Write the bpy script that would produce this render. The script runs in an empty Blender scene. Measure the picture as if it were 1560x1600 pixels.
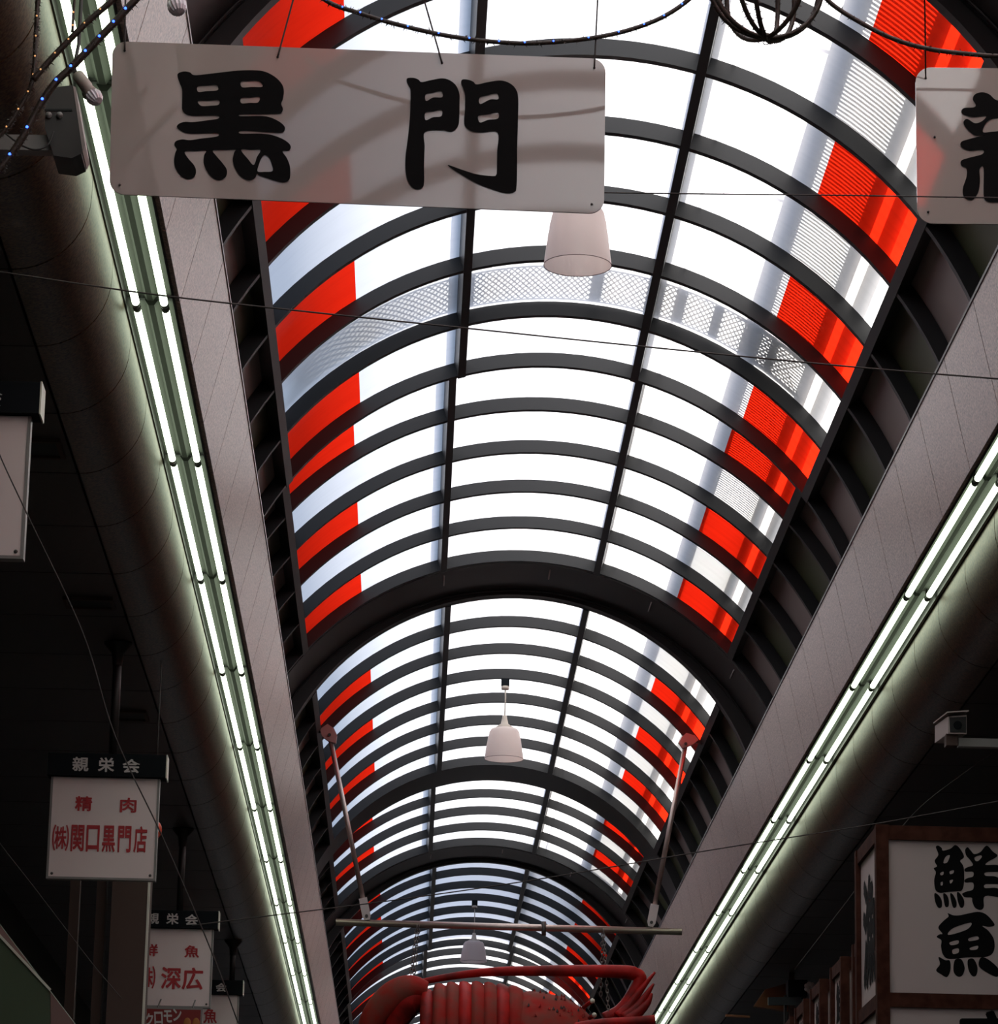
import bpy, bmesh, math, random
from mathutils import Vector, Matrix

random.seed(7)
R_ = math.radians
S = bpy.context.scene
C = S.collection
CZ = 1.6                      # eye height: everything below is authored relative to the eye, z is lifted by CZ when built

# ------------------------------------------------------------------ camera
F_PX, YAW, PITCH, ROLL = 5500.0, 0.0214, 0.2587, 0.0200
_f = Vector((math.sin(YAW) * math.cos(PITCH), math.cos(YAW) * math.cos(PITCH), math.sin(PITCH)))
_r0 = Vector((math.cos(YAW), -math.sin(YAW), 0)); _u0 = _r0.cross(_f)
_r = _r0 * math.cos(ROLL) + _u0 * math.sin(ROLL); _u = _u0 * math.cos(ROLL) - _r0 * math.sin(ROLL)
cd = bpy.data.cameras.new('camera'); cam = bpy.data.objects.new('camera', cd); C.objects.link(cam)
m = Matrix((( _r.x, _u.x, -_f.x, 0), (_r.y, _u.y, -_f.y, 0), (_r.z, _u.z, -_f.z, CZ), (0, 0, 0, 1)))
cam.matrix_world = m
cd.sensor_fit = 'HORIZONTAL'; cd.sensor_width = 36; cd.lens = 36 * F_PX / 1560
cd.clip_start = .1; cd.clip_end = 500
S.camera = cam

# ------------------------------------------------------------------ sky, sun, exposure
w = bpy.data.worlds.new('sky'); S.world = w; w.use_nodes = True
bg = w.node_tree.nodes['Background']
sky = w.node_tree.nodes.new('ShaderNodeTexSky'); sky.sky_type = 'NISHITA'; sky.sun_disc = False
sky.sun_elevation = R_(46); sky.sun_rotation = R_(98); sky.air_density = 1.0; sky.dust_density = 4.0; sky.ozone_density = 1.0
hs = w.node_tree.nodes.new('ShaderNodeHueSaturation'); hs.inputs['Saturation'].default_value = .8
w.node_tree.links.new(sky.outputs[0], hs.inputs['Color']); w.node_tree.links.new(hs.outputs[0], bg.inputs[0]); bg.inputs[1].default_value = .29
sl = bpy.data.lights.new('sun', 'SUN'); sl.energy = 5.2; sl.angle = R_(.53); sl.color = (1, .97, .93)
sun = bpy.data.objects.new('sun', sl); C.objects.link(sun)
sun.rotation_euler = Vector((.69, -.10, .717)).to_track_quat('Z', 'Y').to_euler()
sun.location = (20, 0, 40)
S.view_settings.view_transform = 'Standard'; S.view_settings.look = 'None'
S.view_settings.exposure = 0.0; S.view_settings.gamma = 1.0; S.view_settings.use_curve_mapping = False

# ------------------------------------------------------------------ helpers
def ray(px, py):
    d = _f + _r * ((px - 780) / F_PX) - _u * ((py - 800) / F_PX)
    return d / d.y
def at(px, py, Y):            # the point seen at (px, py) that stands Y metres down the street
    return ray(px, py) * Y
def y_at(px, py, z):          # how far down the street a point of height z is
    return z / ray(px, py).z

def setp(o, label=None, cat=None, group=None, kind=None):
    if label: o['label'] = label
    if cat: o['category'] = cat
    if group: o['group'] = group
    if kind: o['kind'] = kind
    return o
def thing(name, label, cat, loc=(0, 0, 0), group=None):
    o = bpy.data.objects.new(name, None); C.objects.link(o)
    o.location = (loc[0], loc[1], loc[2] + CZ); o.empty_display_size = .1
    return setp(o, label, cat, group)
def root(name, label=None):
    o = bpy.data.objects.new(name, None); C.objects.link(o)
    return setp(o, label, kind='structure')
def dup(src, d, label=None, group=None):
    r = src.copy(); C.objects.link(r); r.location = src.location + Vector(d)
    if label: r['label'] = label
    if group: r['group'] = group
    for ch in list(src.children):
        c = ch.copy(); C.objects.link(c); c.parent = r
        for g in list(ch.children):
            e = g.copy(); C.objects.link(e); e.parent = c
    return r
def wloc(o):
    v = Vector(o.location)
    while o.parent: o = o.parent; v += o.location
    return v

class MB:
    def __init__(s): s.v = []; s.f = []; s.sm = []
    def add(s, v, f, smooth=False):
        n = len(s.v); s.v += [Vector(p) for p in v]; s.f += [tuple(i + n for i in q) for q in f]; s.sm += [smooth] * len(f); return s
    def box(s, a, b):
        (x0, y0, z0), (x1, y1, z1) = a, b
        return s.hexa([(x0, y0, z0), (x1, y0, z0), (x1, y1, z0), (x0, y1, z0), (x0, y0, z1), (x1, y0, z1), (x1, y1, z1), (x0, y1, z1)])
    def cbox(s, c, d): return s.box([c[i] - d[i] / 2 for i in range(3)], [c[i] + d[i] / 2 for i in range(3)])
    def hexa(s, p): return s.add(p, [(0, 3, 2, 1), (4, 5, 6, 7), (0, 1, 5, 4), (1, 2, 6, 5), (2, 3, 7, 6), (3, 0, 4, 7)])
    def beam(s, a, b, w, h, up=(0, 0, 1)):
        a, b = Vector(a), Vector(b); t = (b - a).normalized(); sd = t.cross(Vector(up)).normalized() * w / 2; up = sd.cross(t).normalized() * h / 2
        return s.hexa([a - sd - up, a + sd - up, b + sd - up, b - sd - up, a - sd + up, a + sd + up, b + sd + up, b - sd + up])
    def prism(s, poly, d):     # polygon (list of 3d points) pushed along d
        n = len(poly); d = Vector(d); v = [Vector(p) for p in poly] + [Vector(p) + d for p in poly]
        return s.add(v, [tuple(range(n))[::-1], tuple(range(n, 2 * n))] + [(i, (i + 1) % n, (i + 1) % n + n, i + n) for i in range(n)])
    def extr_y(s, prof, y0, y1): # closed (x, z) profile along y
        return s.prism([(x, y0, z) for x, z in prof], (0, y1 - y0, 0))
    def tube(s, pts, rad, n=8, smooth=True, cap=True):
        P = [Vector(p) for p in pts]; k = len(P); rr = rad if isinstance(rad, (list, tuple)) else [rad] * k
        T = [(P[min(i + 1, k - 1)] - P[max(i - 1, 0)]).normalized() for i in range(k)]
        ref = Vector((0, 0, 1)) if abs(T[0].z) < .9 else Vector((1, 0, 0)); a = T[0].cross(ref).normalized(); v = []
        for i in range(k):
            a = (a - T[i] * a.dot(T[i])).normalized(); b = T[i].cross(a)
            v += [P[i] + (a * math.cos(2 * math.pi * j / n) + b * math.sin(2 * math.pi * j / n)) * rr[i] for j in range(n)]
        f = [(i * n + j, i * n + (j + 1) % n, (i + 1) * n + (j + 1) % n, (i + 1) * n + j) for i in range(k - 1) for j in range(n)]
        s.add(v, f, smooth)
        if cap:
            base = len(s.v) - k * n
            s.f += [tuple(base + j for j in range(n))[::-1], tuple(base + (k - 1) * n + j for j in range(n))]; s.sm += [False, False]
        return s
    def lathe(s, prof, c, n=24, axis='Z', smooth=True): # (r, h) profile round an axis through c
        c = Vector(c); v = []
        for r, h in prof:
            for j in range(n):
                a = 2 * math.pi * j / n; x, y = r * math.cos(a), r * math.sin(a)
                v.append(c + (Vector((x, y, h)) if axis == 'Z' else Vector((x, h, y)) if axis == 'Y' else Vector((h, x, y))))
        k = len(prof)
        return s.add(v, [(i * n + j, i * n + (j + 1) % n, (i + 1) * n + (j + 1) % n, (i + 1) * n + j) for i in range(k - 1) for j in range(n)], smooth)
    def ball(s, c, r, n=10, sc=(1, 1, 1)):
        c = Vector(c); v = []
        k = max(4, n // 2 + 1)
        for i in range(k + 1):
            t = math.pi * i / k
            for j in range(n):
                a = 2 * math.pi * j / n
                v.append(c + Vector((r * math.sin(t) * math.cos(a) * sc[0], r * math.sin(t) * math.sin(a) * sc[1], r * math.cos(t) * sc[2])))
        return s.add(v, [(i * n + j, i * n + (j + 1) % n, (i + 1) * n + (j + 1) % n, (i + 1) * n + j) for i in range(k) for j in range(n)], True)
    def mesh(s, name, off=Vector((0, 0, 0))):
        me = bpy.data.meshes.new(name)
        me.from_pydata([tuple(p + Vector((0, 0, CZ)) - off) for p in s.v], [], s.f)
        me.polygons.foreach_set('use_smooth', s.sm)
        me.update(); return me
    def obj(s, name, mat, parent=None, kind=None):
        off = wloc(parent) if parent else Vector((0, 0, 0))
        me = s.mesh(name, off); me.materials.append(mat)
        o = bpy.data.objects.new(name, me); C.objects.link(o)
        if parent: o.parent = parent
        if kind: o['kind'] = kind
        return o
def place(me, name, parent, loc=(0, 0, 0)):   # a further object on shared mesh data
    o = bpy.data.objects.new(name, me); C.objects.link(o); o.parent = parent; o.location = loc; return o

# ------------------------------------------------------------------ materials
def mat(name, col, rough=.5, spec=.5, metal=0., emit=None, es=0., grain=None, coat=0.):
    M = bpy.data.materials.new(name); M.use_nodes = True; nt = M.node_tree; b = nt.nodes['Principled BSDF']
    b.inputs['Base Color'].default_value = (*col, 1); b.inputs['Roughness'].default_value = rough
    b.inputs['Specular IOR Level'].default_value = spec; b.inputs['Metallic'].default_value = metal
    b.inputs['Coat Weight'].default_value = coat
    if emit: b.inputs['Emission Color'].default_value = (*emit, 1); b.inputs['Emission Strength'].default_value = es
    if grain:   # (scale, dark colour, light colour, bump)
        sc, c0, c1, bump = grain
        tc = nt.nodes.new('ShaderNodeTexCoord'); n = nt.nodes.new('ShaderNodeTexNoise'); n.inputs['Scale'].default_value = sc; n.inputs['Detail'].default_value = 4
        cr = nt.nodes.new('ShaderNodeValToRGB'); cr.color_ramp.elements[0].position = .35; cr.color_ramp.elements[1].position = .65
        cr.color_ramp.elements[0].color = (*c0, 1); cr.color_ramp.elements[1].color = (*c1, 1)
        nt.links.new(tc.outputs['Object'], n.inputs['Vector']); nt.links.new(n.outputs['Fac'], cr.inputs['Fac']); nt.links.new(cr.outputs['Color'], b.inputs['Base Color'])
        if bump:
            bp = nt.nodes.new('ShaderNodeBump'); bp.inputs['Strength'].default_value = bump; bp.inputs['Distance'].default_value = .002
            nt.links.new(n.outputs['Fac'], bp.inputs['Height']); nt.links.new(bp.outputs['Normal'], b.inputs['Normal'])
    return M
def glazing(name, col, streak):
    M = bpy.data.materials.new(name); M.use_nodes = True; nt = M.node_tree; nt.nodes.clear()
    o = nt.nodes.new('ShaderNodeOutputMaterial'); t = nt.nodes.new('ShaderNodeBsdfTranslucent'); g = nt.nodes.new('ShaderNodeBsdfGlossy'); mx = nt.nodes.new('ShaderNodeMixShader')
    g.inputs['Roughness'].default_value = .2; mx.inputs[0].default_value = .05
    tc = nt.nodes.new('ShaderNodeTexCoord'); mp = nt.nodes.new('ShaderNodeMapping'); mp.inputs['Scale'].default_value = (1, 6, 1)
    n = nt.nodes.new('ShaderNodeTexNoise'); n.inputs['Scale'].default_value = 2.5; n.inputs['Detail'].default_value = 5
    cr = nt.nodes.new('ShaderNodeValToRGB'); cr.color_ramp.elements[0].position = .3; cr.color_ramp.elements[1].position = .55
    cr.color_ramp.elements[0].color = (*streak, 1); cr.color_ramp.elements[1].color = (*col, 1)
    L = nt.links.new
    L(tc.outputs['Object'], mp.inputs[0]); L(mp.outputs[0], n.inputs['Vector']); L(n.outputs['Fac'], cr.inputs['Fac']); L(cr.outputs['Color'], t.inputs['Color'])
    L(t.outputs[0], mx.inputs[1]); L(g.outputs[0], mx.inputs[2]); L(mx.outputs[0], o.inputs[0])
    return M
def shade_glass(name, col, tr):
    M = bpy.data.materials.new(name); M.use_nodes = True; nt = M.node_tree; b = nt.nodes['Principled BSDF']
    b.inputs['Base Color'].default_value = (*col, 1); b.inputs['Roughness'].default_value = .3
    t = nt.nodes.new('ShaderNodeBsdfTranslucent'); t.inputs[0].default_value = (*col, 1); mx = nt.nodes.new('ShaderNodeMixShader'); mx.inputs[0].default_value = tr
    o = nt.nodes['Material Output']; nt.links.new(b.outputs[0], mx.inputs[1]); nt.links.new(t.outputs[0], mx.inputs[2]); nt.links.new(mx.outputs[0], o.inputs[0])
    return M
M_STEEL = mat('black painted steel', (.010, .0105, .0115), .45)
M_FRAME = mat('dark brown painted steel', (.022, .019, .0185), .45)
M_WHITE = glazing('milky polycarbonate', (.88, .88, .88), (.85, .85, .85))
M_RED = glazing('red polycarbonate', (.88, .020, .005), (.82, .016, .004))
M_GREY = mat('grey brown cladding', (.26, .215, .20), .45)
M_GREEN = mat('dark green cladding', (.055, .065, .03), .5)
M_FASCIA = mat('speckled brown stone panel', (.3, .25, .24), .33, grain=(90, (.20, .152, .128), (.60, .47, .40), .2))
M_SOFFIT = mat('brown speckled metal panel', (.09, .06, .05), .4, spec=.3, grain=(75, (.035, .020, .012), (.15, .095, .052), .4))
M_CEIL = mat('dark brown ceiling board', (.030, .018, .014), .5, grain=(30, (.026, .016, .013), (.036, .021, .017), .0))
M_TRIM = mat('pale aluminium edge', (.30, .27, .25), .4, metal=.6)
M_HOUS = mat('grey green enamel', (.050, .056, .044), .7, spec=.2)
M_SOCK = mat('dark socket plastic', (.06, .055, .05), .5)
M_TUBE = mat('lit fluorescent tube', (.9, .9, .9), .3, emit=(.86, 1.0, .76), es=4.0)
M_FLOOR = mat('grey street paving', (.09, .08, .075), .6, grain=(3, (.075, .065, .06), (.11, .10, .09), 0))
M_WALL = mat('dark shop front', (.035, .028, .026), .7)
M_DARK = mat('black brown metal', (.012, .010, .010), .5)
M_SIGN = mat('milky acrylic board', (.45, .40, .36), .035, spec=.85)
M_INK = mat('black lettering paint', (.004, .004, .004), .7, spec=.1)
M_BOARD = mat('white acrylic sign face', (.74, .64, .62), .4)
M_EDGE = mat('grey aluminium sign edge', (.22, .21, .20), .4)
M_HEAD = mat('black sign box', (.006, .008, .010), .7, spec=.1)
M_CAPS = mat('cream sign end cap', (.62, .62, .52), .4)
M_WTXT = mat('off white lettering paint', (.55, .52, .50), .5)
M_RTXT = mat('red lettering paint', (.40, .015, .02), .5)
M_WOOD = mat('dark stained wood', (.055, .026, .018), .75, spec=.08, grain=(14, (.040, .013, .008), (.075, .028, .018), .1))
M_PAPER = mat('lantern paper board', (.52, .445, .425), .6)
M_LOB = mat('red lacquered sculpture', (.30, .020, .018), .5, spec=.15, grain=(5, (.12, .008, .006), (.40, .010, .008), .2))
M_LOBTOP = mat('dusty red lacquer', (.25, .06, .045), .7, spec=.1, grain=(6, (.19, .050, .036), (.30, .016, .012), .25))
M_BLACK = mat('matt black', (.004, .004, .004), .6)
M_POLE = mat('brushed steel pole', (.42, .34, .31), .35, metal=.7)
M_HINGE = mat('bracket paint tinted by red panel light', (.40, .20, .18), .5)  # red light from the roof panels is painted into this colour
M_BRK = mat('white enamel bracket', (.55, .50, .48), .45)
M_CHAIN = mat('dull steel chain', (.16, .14, .13), .5, metal=.6)
M_SHADE = shade_glass('frosted lamp glass', (.80, .70, .66), .5)
M_RIM = mat('brown lamp rim', (.16, .10, .09), .5)
M_NECK = mat('cream lamp socket', (.45, .39, .33), .5)
M_CORD = mat('dark cable', (.02, .017, .015), .6)
M_WIRE = mat('dusty wire', (.05, .042, .038), .7)
M_ROPE = mat('brown light rope', (.045, .032, .022), .5)
M_FUZZ = mat('dull tinsel', (.11, .095, .085), .6)
M_BLUE = mat('blue led', (.1, .2, .9), .3, emit=(.03, .10, 1.0), es=6)
M_GOLD = mat('amber led', (.9, .6, .3), .3, emit=(1.0, .45, .15), es=.9)
M_BULB = mat('ribbed bulb glass', (.72, .68, .72), .15)
M_AWN = mat('green awning canvas', (.055, .085, .045), .7)
M_PINK = mat('pinkish painted frame', (.20, .12, .105), .6)
M_COL = mat('grey brown column', (.085, .058, .048), .7, spec=.2)
M_ORANGE = mat('orange timber', (.16, .055, .014), .6)
M_CAM = mat('pale camera casing', (.40, .34, .32), .6)

# ------------------------------------------------------------------ setting: street, shop fronts, side ceilings
MU = 1.138
XC = .685 * MU                                            # middle of the vault
P, Y0 = .9434 * MU, 18.527 * MU                                # rib spacing and the far edge of rib 0
def yk(k): return Y0 + P * k
YB, YF = -14.0, 66.0
setp(MB().box((-8, YB - 5, -CZ - .1), (9, YF + 10, -CZ)).obj('floor', M_FLOOR), 'grey paving of the covered street', kind='structure')
setp(MB().box((-3.6, YB, -CZ), (-3.3, YF, 4.66)).obj('wall_left', M_WALL), 'dark shop fronts along the street', kind='structure')
setp(MB().box((4.85, YB, -CZ), (5.15, YF, 4.66)).obj('wall_right', M_WALL), 'dark shop fronts along the street', kind='structure')

ZS = 4.2                                             # height of the flat side ceilings
def side(sgn, x_edge, name, yj):
    """sgn -1 left, +1 right; x_edge: street side of the rounded edge."""
    rt = root(name, 'dark brown panelled soffit with a rounded street edge')
    X = lambda d: x_edge + sgn * d
    back = MB().box((min(X(-.03), X(2.3)), YB, 4.672), (max(X(-.03), X(2.3)), YF, 4.72)); back.obj('deck', M_DARK, rt)
    prof = [(X(.0), 4.60)] + [(X(.285 - .285 * math.cos(t)), ZS + .30 - .30 * math.sin(t)) for t in [R_(a) for a in range(0, 91, 9)]]
    inn = [(x + sgn * .012, z + .012) for x, z in prof]
    def nose(y0, y1):
        b = MB(); n = len(prof)
        v = [(x, y, z) for y in (y0, y1) for x, z in prof] + [(x, y, z) for y in (y0, y1) for x, z in inn]
        f = [(i, i + 1, n + i + 1, n + i) for i in range(n - 1)]
        b.add(v[:2 * n], f if sgn < 0 else [q[::-1] for q in f], True)
        b.add(v, [(i, 2 * n + i, 2 * n + i + 1, i + 1) for i in range(n - 1)] + [(n + i, n + i + 1, 3 * n + i + 1, 3 * n + i) for i in range(n - 1)])
        return b
    g = .006
    first = None
    for i in range(36):
        y = yj + i * .955
        if first is None:
            n0 = nose(y + g, y + .955 - g).obj('edge_panel', M_SOFFIT, rt); c0 = MB()
            x0, x1 = sorted((X(.285 + .012), X(2.1)))
            c0.box((x0, y + g, ZS), (x1, y + .955 - g, ZS + .012)); c0 = c0.obj('ceiling_panel', M_CEIL, rt); first = 1
        else:
            place(n0.data, 'edge_panel', rt, (0, i * .955, 0)); place(c0.data, 'ceiling_panel', rt, (0, i * .955, 0))
    for a, b_ in ((YB, yj), (yj + 36 * .955, YF)):
        nose(a, b_).obj('edge_panel', M_SOFFIT, rt); MB().box((x0, a, ZS), (x1, b_, ZS + .012)).obj('ceiling_panel', M_CEIL, rt)
    return rt
ceil_l = side(-1, -1.285, 'ceiling_left', 14.42 - 6 * .955)
ceil_r = side(+1, 2.86, 'ceiling_right', 14.2 - 6 * .955)

# stone fascia above the tubes: separate panels with open joints and an edge strip
def fascia(name, xb, zb, xt, zt, yj, pitch):
    rt = root(name, 'speckled brown panelled fascia between tubes and vault'); g = .0055
    sg = -1 if xb < .7 else 1
    def pan(y0, y1): return MB().prism([(xb, y0, zb), (xt, y0, zt), (xt + sg * .02, y0, zt + .004), (xb + sg * .02, y0, zb + .004)], (0, y1 - y0, 0))
    p0 = pan(yj + g, yj + pitch - g).obj('fascia_panel', M_FASCIA, rt)
    for i in range(1, 40): place(p0.data, 'fascia_panel', rt, (0, i * pitch, 0))
    for a, b_ in ((YB, yj), (yj + 40 * pitch, YF)): pan(a, b_).obj('fascia_panel', M_FASCIA, rt)
    MB().prism([(xb + sg * .021, YB, zb), (xt + sg * .021, YB, zt), (xt + sg * .03, YB, zt), (xb + sg * .03, YB, zb)], (0, YF - YB, 0)).obj('backing', M_DARK, rt)
    MB().extr_y([(xt - sg * .004, zt - .004), (xt - sg * .004, zt + .014), (xt + sg * .03, zt + .014), (xt + sg * .03, zt - .0)], YB, YF).obj('edge_strip', M_TRIM if sg < 0 else M_FRAME, rt)  # pale strip on the left run, dark brown on the right
    return rt
fascia('trim_1', -1.045, 4.56, -.928, 5.06, 14.85 - 6 * .895, .895)
fascia('trim_2', 2.605, 4.56, 2.485, 5.12, 17.11 - 8 * .895, .895)

# ------------------------------------------------------------------ the vault
SEC = {n: (c_ * MU, r_ * MU) for n, (c_, r_) in {'A': (4.174, 1.849), 'B': (4.045, 1.992), 'C': (4.19, 1.808)}.items()}
RATIO = {'A': dict(LU=.0310, RU=.1985, LL=-.1490, RL=.4110, redL=-.0683, redR=.3155),
         'B': dict(LU=.0225, RU=.2040, LL=-.1540, RL=.4020, redL=-.0760, redR=.3080),
         'C': dict(LU=.0300, RU=.2012, LL=-.1490, RL=.4140, redL=-.0690, redR=.3140)}
DEP, WID = .091, .050                                # rib depth and width
def pt(sec, phi, r, y): cz, R = SEC[sec]; return Vector((XC + (R + r) * math.cos(phi), y, cz + (R + r) * math.sin(phi)))
def phi_of(sec, ratio, r=0.):
    lo, hi = R_(5), R_(178)
    for _ in range(50):
        mid = (lo + hi) / 2; p = pt(sec, mid, r, 0)
        if p.x / p.z > ratio: lo = mid
        else: hi = mid
    return lo
def foot(sec, z=4.73):
    cz, R = SEC[sec]; a = math.asin((z - cz) / R); return a, math.pi - a
def arc_band(b, sec, f0, f1, r0, r1, y0, y1, n=64):
    v = []
    for i in range(n + 1):
        t = f0 + (f1 - f0) * i / n
        v += [pt(sec, t, r0, y0), pt(sec, t, r1, y0), pt(sec, t, r1, y1), pt(sec, t, r0, y1)]
    f = [(4 * i + j, 4 * i + 4 + j, 4 * i + 4 + (j + 1) % 4, 4 * i + (j + 1) % 4) for i in range(n) for j in range(4)] + [(0, 1, 2, 3), (4 * n + 3, 4 * n + 2, 4 * n + 1, 4 * n)]
    return b.add(v, f)
def sheet(b, sec, f0, f1, r, y0, y1, n=12):
    v = [pt(sec, f0 + (f1 - f0) * i / n, r, y) for i in range(n + 1) for y in (y0, y1)]
    return b.add(v, [(2 * i, 2 * i + 2, 2 * i + 3, 2 * i + 1) for i in range(n)], True)

vault = root('ceiling', 'barrel vault of black ribs with white and red translucent panels')
cache = {}
def shared(key, name, mtl, build, y):
    """build(b) makes the piece at bay start 0; later pieces share its mesh."""
    if key not in cache:
        b = MB(); build(b); me = b.mesh(name); me.materials.append(mtl); cache[key] = me
    return place(cache[key], name, vault, (0, y, 0))
def bay(sec, k, red, side_only=False):
    q = RATIO[sec]; ph = {n: phi_of(sec, v, DEP) for n, v in q.items()}; a, z = foot(sec); rg = DEP + .002; y = yk(k)
    S_ = lambda nm, m_, f0, f1, key: shared((sec, key), nm, m_, lambda b: sheet(b, sec, f0, f1, rg, .002, P - .002), y)
    if red:
        S_('red_panel', M_RED, ph['RL'], ph['redR'], 'rr'); S_('white_panel', M_WHITE, ph['redR'], ph['RU'], 'rw')
        S_('white_panel', M_WHITE, ph['RU'], ph['LU'], 'c')
        S_('white_panel', M_WHITE, ph['LU'], ph['redL'], 'lw'); S_('red_panel', M_RED, ph['redL'], ph['LL'], 'lr')
    else:
        S_('white_panel', M_WHITE, ph['RL'], ph['RU'], 'r'); S_('white_panel', M_WHITE, ph['RU'], ph['LU'], 'c'); S_('white_panel', M_WHITE, ph['LU'], ph['LL'], 'l')
    nm, m_ = ('grey_panel', M_GREY) if red else ('green_panel', M_GREEN)
    S_(nm, m_, a, ph['RL'], 'sr%d' % red); S_(nm, m_, ph['LL'], z, 'sl%d' % red)
def rib(sec, k):
    a, z = foot(sec)
    shared((sec, 'rib'), 'rib', M_STEEL, lambda b: arc_band(b, sec, a, z, 0, DEP, -WID, 0), yk(k))
def purlins(sec, k0, k1):
    for nm in ('LU', 'RU', 'LL', 'RL'):
        f = phi_of(sec, RATIO[sec][nm]); wd = .052 if nm[1] == 'U' else .062
        cz, R = SEC[sec]; h = wd / 2 / R
        b = MB(); y0, y1 = yk(k0), yk(k1)
        v = [pt(sec, f + s_ * h, r, y) for y in (y0, y1) for s_, r in ((-1, -.006), (1, -.006), (1, DEP + .035), (-1, DEP + .035))]
        b.add(v, [(0, 1, 2, 3), (7, 6, 5, 4), (0, 4, 5, 1), (1, 5, 6, 2), (2, 6, 7, 3), (3, 7, 4, 0)]).obj('purlin', M_STEEL, vault)
def frame(k):   # heavy arch between two runs of the vault
    a, z = foot('B'); y0, y1 = yk(k) + .02, yk(k + 1) - .18
    arc_band(MB(), 'B', a, z, -.004, .20, y0, y1, 72).obj('main_arch', M_FRAME, vault)
    arc_band(MB(), 'B', a, z, -.020, .20, y1 + .004, y1 + .03, 72).obj('arch_flange', M_STEEL, vault)
    arc_band(MB(), 'C', a, z, .0, .25, y1 + .035, yk(k + 1) - WID - .01, 72).obj('arch_lip', M_FRAME, vault)
    MB().tube([pt('B', a + (z - a) * i / 60, -.026, y1 - .05) for i in range(61)], .008, 6).obj('conduit', M_DARK, vault)
    for t in (62, 84, 106, 40):
        b = MB(); b.tube([pt('B', R_(t), -.012, y0 + .10), pt('B', R_(t), -.012, y0 + .42)], .006, 6); b.obj('pale_strip', M_BRK, vault)  # short pale strips along the arch underside
LONG0 = [1, 0, 1, 0, 1, 0, 1]
def module(m_):
    k0 = -6 + 13 * m_
    sl = 'A' if m_ % 2 == 0 else 'C'
    lng = [1 - v if m_ % 2 else v for v in LONG0]
    for i, r in enumerate(lng): bay(sl, k0 + i, r); rib(sl, k0 + i)
    rib(sl, k0 + 7); purlins(sl, k0 - .01, k0 + 7)
    if m_ % 2 == 0:
        for i, r in enumerate([1, 0, 1, 0, 1]): bay('B', k0 + 7 + i, r); rib('B', k0 + 8 + i)
        purlins('B', k0 + 7, k0 + 12)
    else:
        a, z = foot('C'); arc_band(MB(), 'C', a, z, .03, DEP + .02, yk(k0 + 7) + .002, yk(k0 + 8) - WID, 72).obj('closing_arch', M_STEEL, vault)
        for i, r in enumerate([1, 0, 1, 0]): bay('B', k0 + 8 + i, r); rib('B', k0 + 8 + i)
        rib('B', k0 + 12); purlins('B', k0 + 8, k0 + 12)
    frame(k0 + 12)
for m_ in (0, 1, 2): module(m_)
frame(-7)
# runs of the vault outside the view (behind the eye and far down the street): joined, nobody sees them singly
def far_run(ks, sec):
    bw, br, bk, bg_ = MB(), MB(), MB(), MB(); q = RATIO[sec]; ph = {n: phi_of(sec, v, DEP) for n, v in q.items()}; a, z = foot(sec); rg = DEP + .002
    for k in ks:
        y = yk(k)
        if k % 2 == 0:
            sheet(br, sec, ph['RL'], ph['redR'], rg, y, y + P); sheet(br, sec, ph['redL'], ph['LL'], rg, y, y + P); sheet(bw, sec, ph['redR'], ph['redL'], rg, y, y + P, 20)
        else: sheet(bw, sec, ph['RL'], ph['LL'], rg, y, y + P, 24)
        sheet(bg_, sec, a, ph['RL'], rg, y, y + P, 5); sheet(bg_, sec, ph['LL'], z, rg, y, y + P, 5)
        arc_band(bk, sec, a, z, 0, DEP, y - WID, y, 40)
    for nm in ('LU', 'RU', 'LL', 'RL'):
        f = phi_of(sec, q[nm]); y0, y1 = yk(ks[0]), yk(ks[-1] + 1); R = SEC[sec][1]
        v = [pt(sec, f + s_ * .012, r, y) for y in (y0, y1) for s_, r in ((-1, -.006), (1, -.006), (1, DEP), (-1, DEP))]
        bk.add(v, [(0, 1, 2, 3), (7, 6, 5, 4), (0, 4, 5, 1), (1, 5, 6, 2), (2, 6, 7, 3), (3, 7, 4, 0)])
    bw.obj('white_panel_run', M_WHITE, vault, 'stuff'); br.obj('red_panel_run', M_RED, vault, 'stuff'); bk.obj('rib_run', M_STEEL, vault, 'stuff'); bg_.obj('cladding_run', M_GREY, vault, 'stuff')
far_run(list(range(-32, -7)), 'A')
far_run(list(range(33, 44)), 'A')

# on the outside of the vault, on the sunny side: a maintenance catwalk whose shadow falls on the translucent panels
def rail(phi, r, wd, hh, ya, yb, sec='A'):
    h = wd / 2 / SEC[sec][1]
    v = [pt(sec, R_(phi) + s_ * h, rr, y) for y in (ya, yb) for s_, rr in ((-1, r), (1, r), (1, r + hh), (-1, r + hh))]
    MB().add(v, [(0, 1, 2, 3), (7, 6, 5, 4), (0, 4, 5, 1), (1, 5, 6, 2), (2, 6, 7, 3), (3, 7, 4, 0)]).obj('catwalk_rail', M_STEEL, vault)
YA, YZ = yk(-8), yk(33)
rail(56.2, .26, .11, .04, YA, YZ); rail(45.9, .26, .075, .04, YA, YZ); rail(42.3, .26, .085, .03, YA, YZ)
rail(66.5, .50, .014, .014, YA, YZ); rail(72.6, .16, .05, .03, YA, YZ)
gr = MB()
for i in range(int((yk(19) - YA) / .052)):
    y = YA + i * .052
    v = [pt('A', R_(f), rr, yy) for yy in (y, y + .031) for f, rr in ((46.3, .245), (55.0, .245), (55.0, .262), (46.3, .262))]
    gr.add(v, [(0, 1, 2, 3), (7, 6, 5, 4), (0, 4, 5, 1), (2, 6, 7, 3)])
gr.obj('catwalk_grating', M_STEEL, vault, 'stuff')
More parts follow.
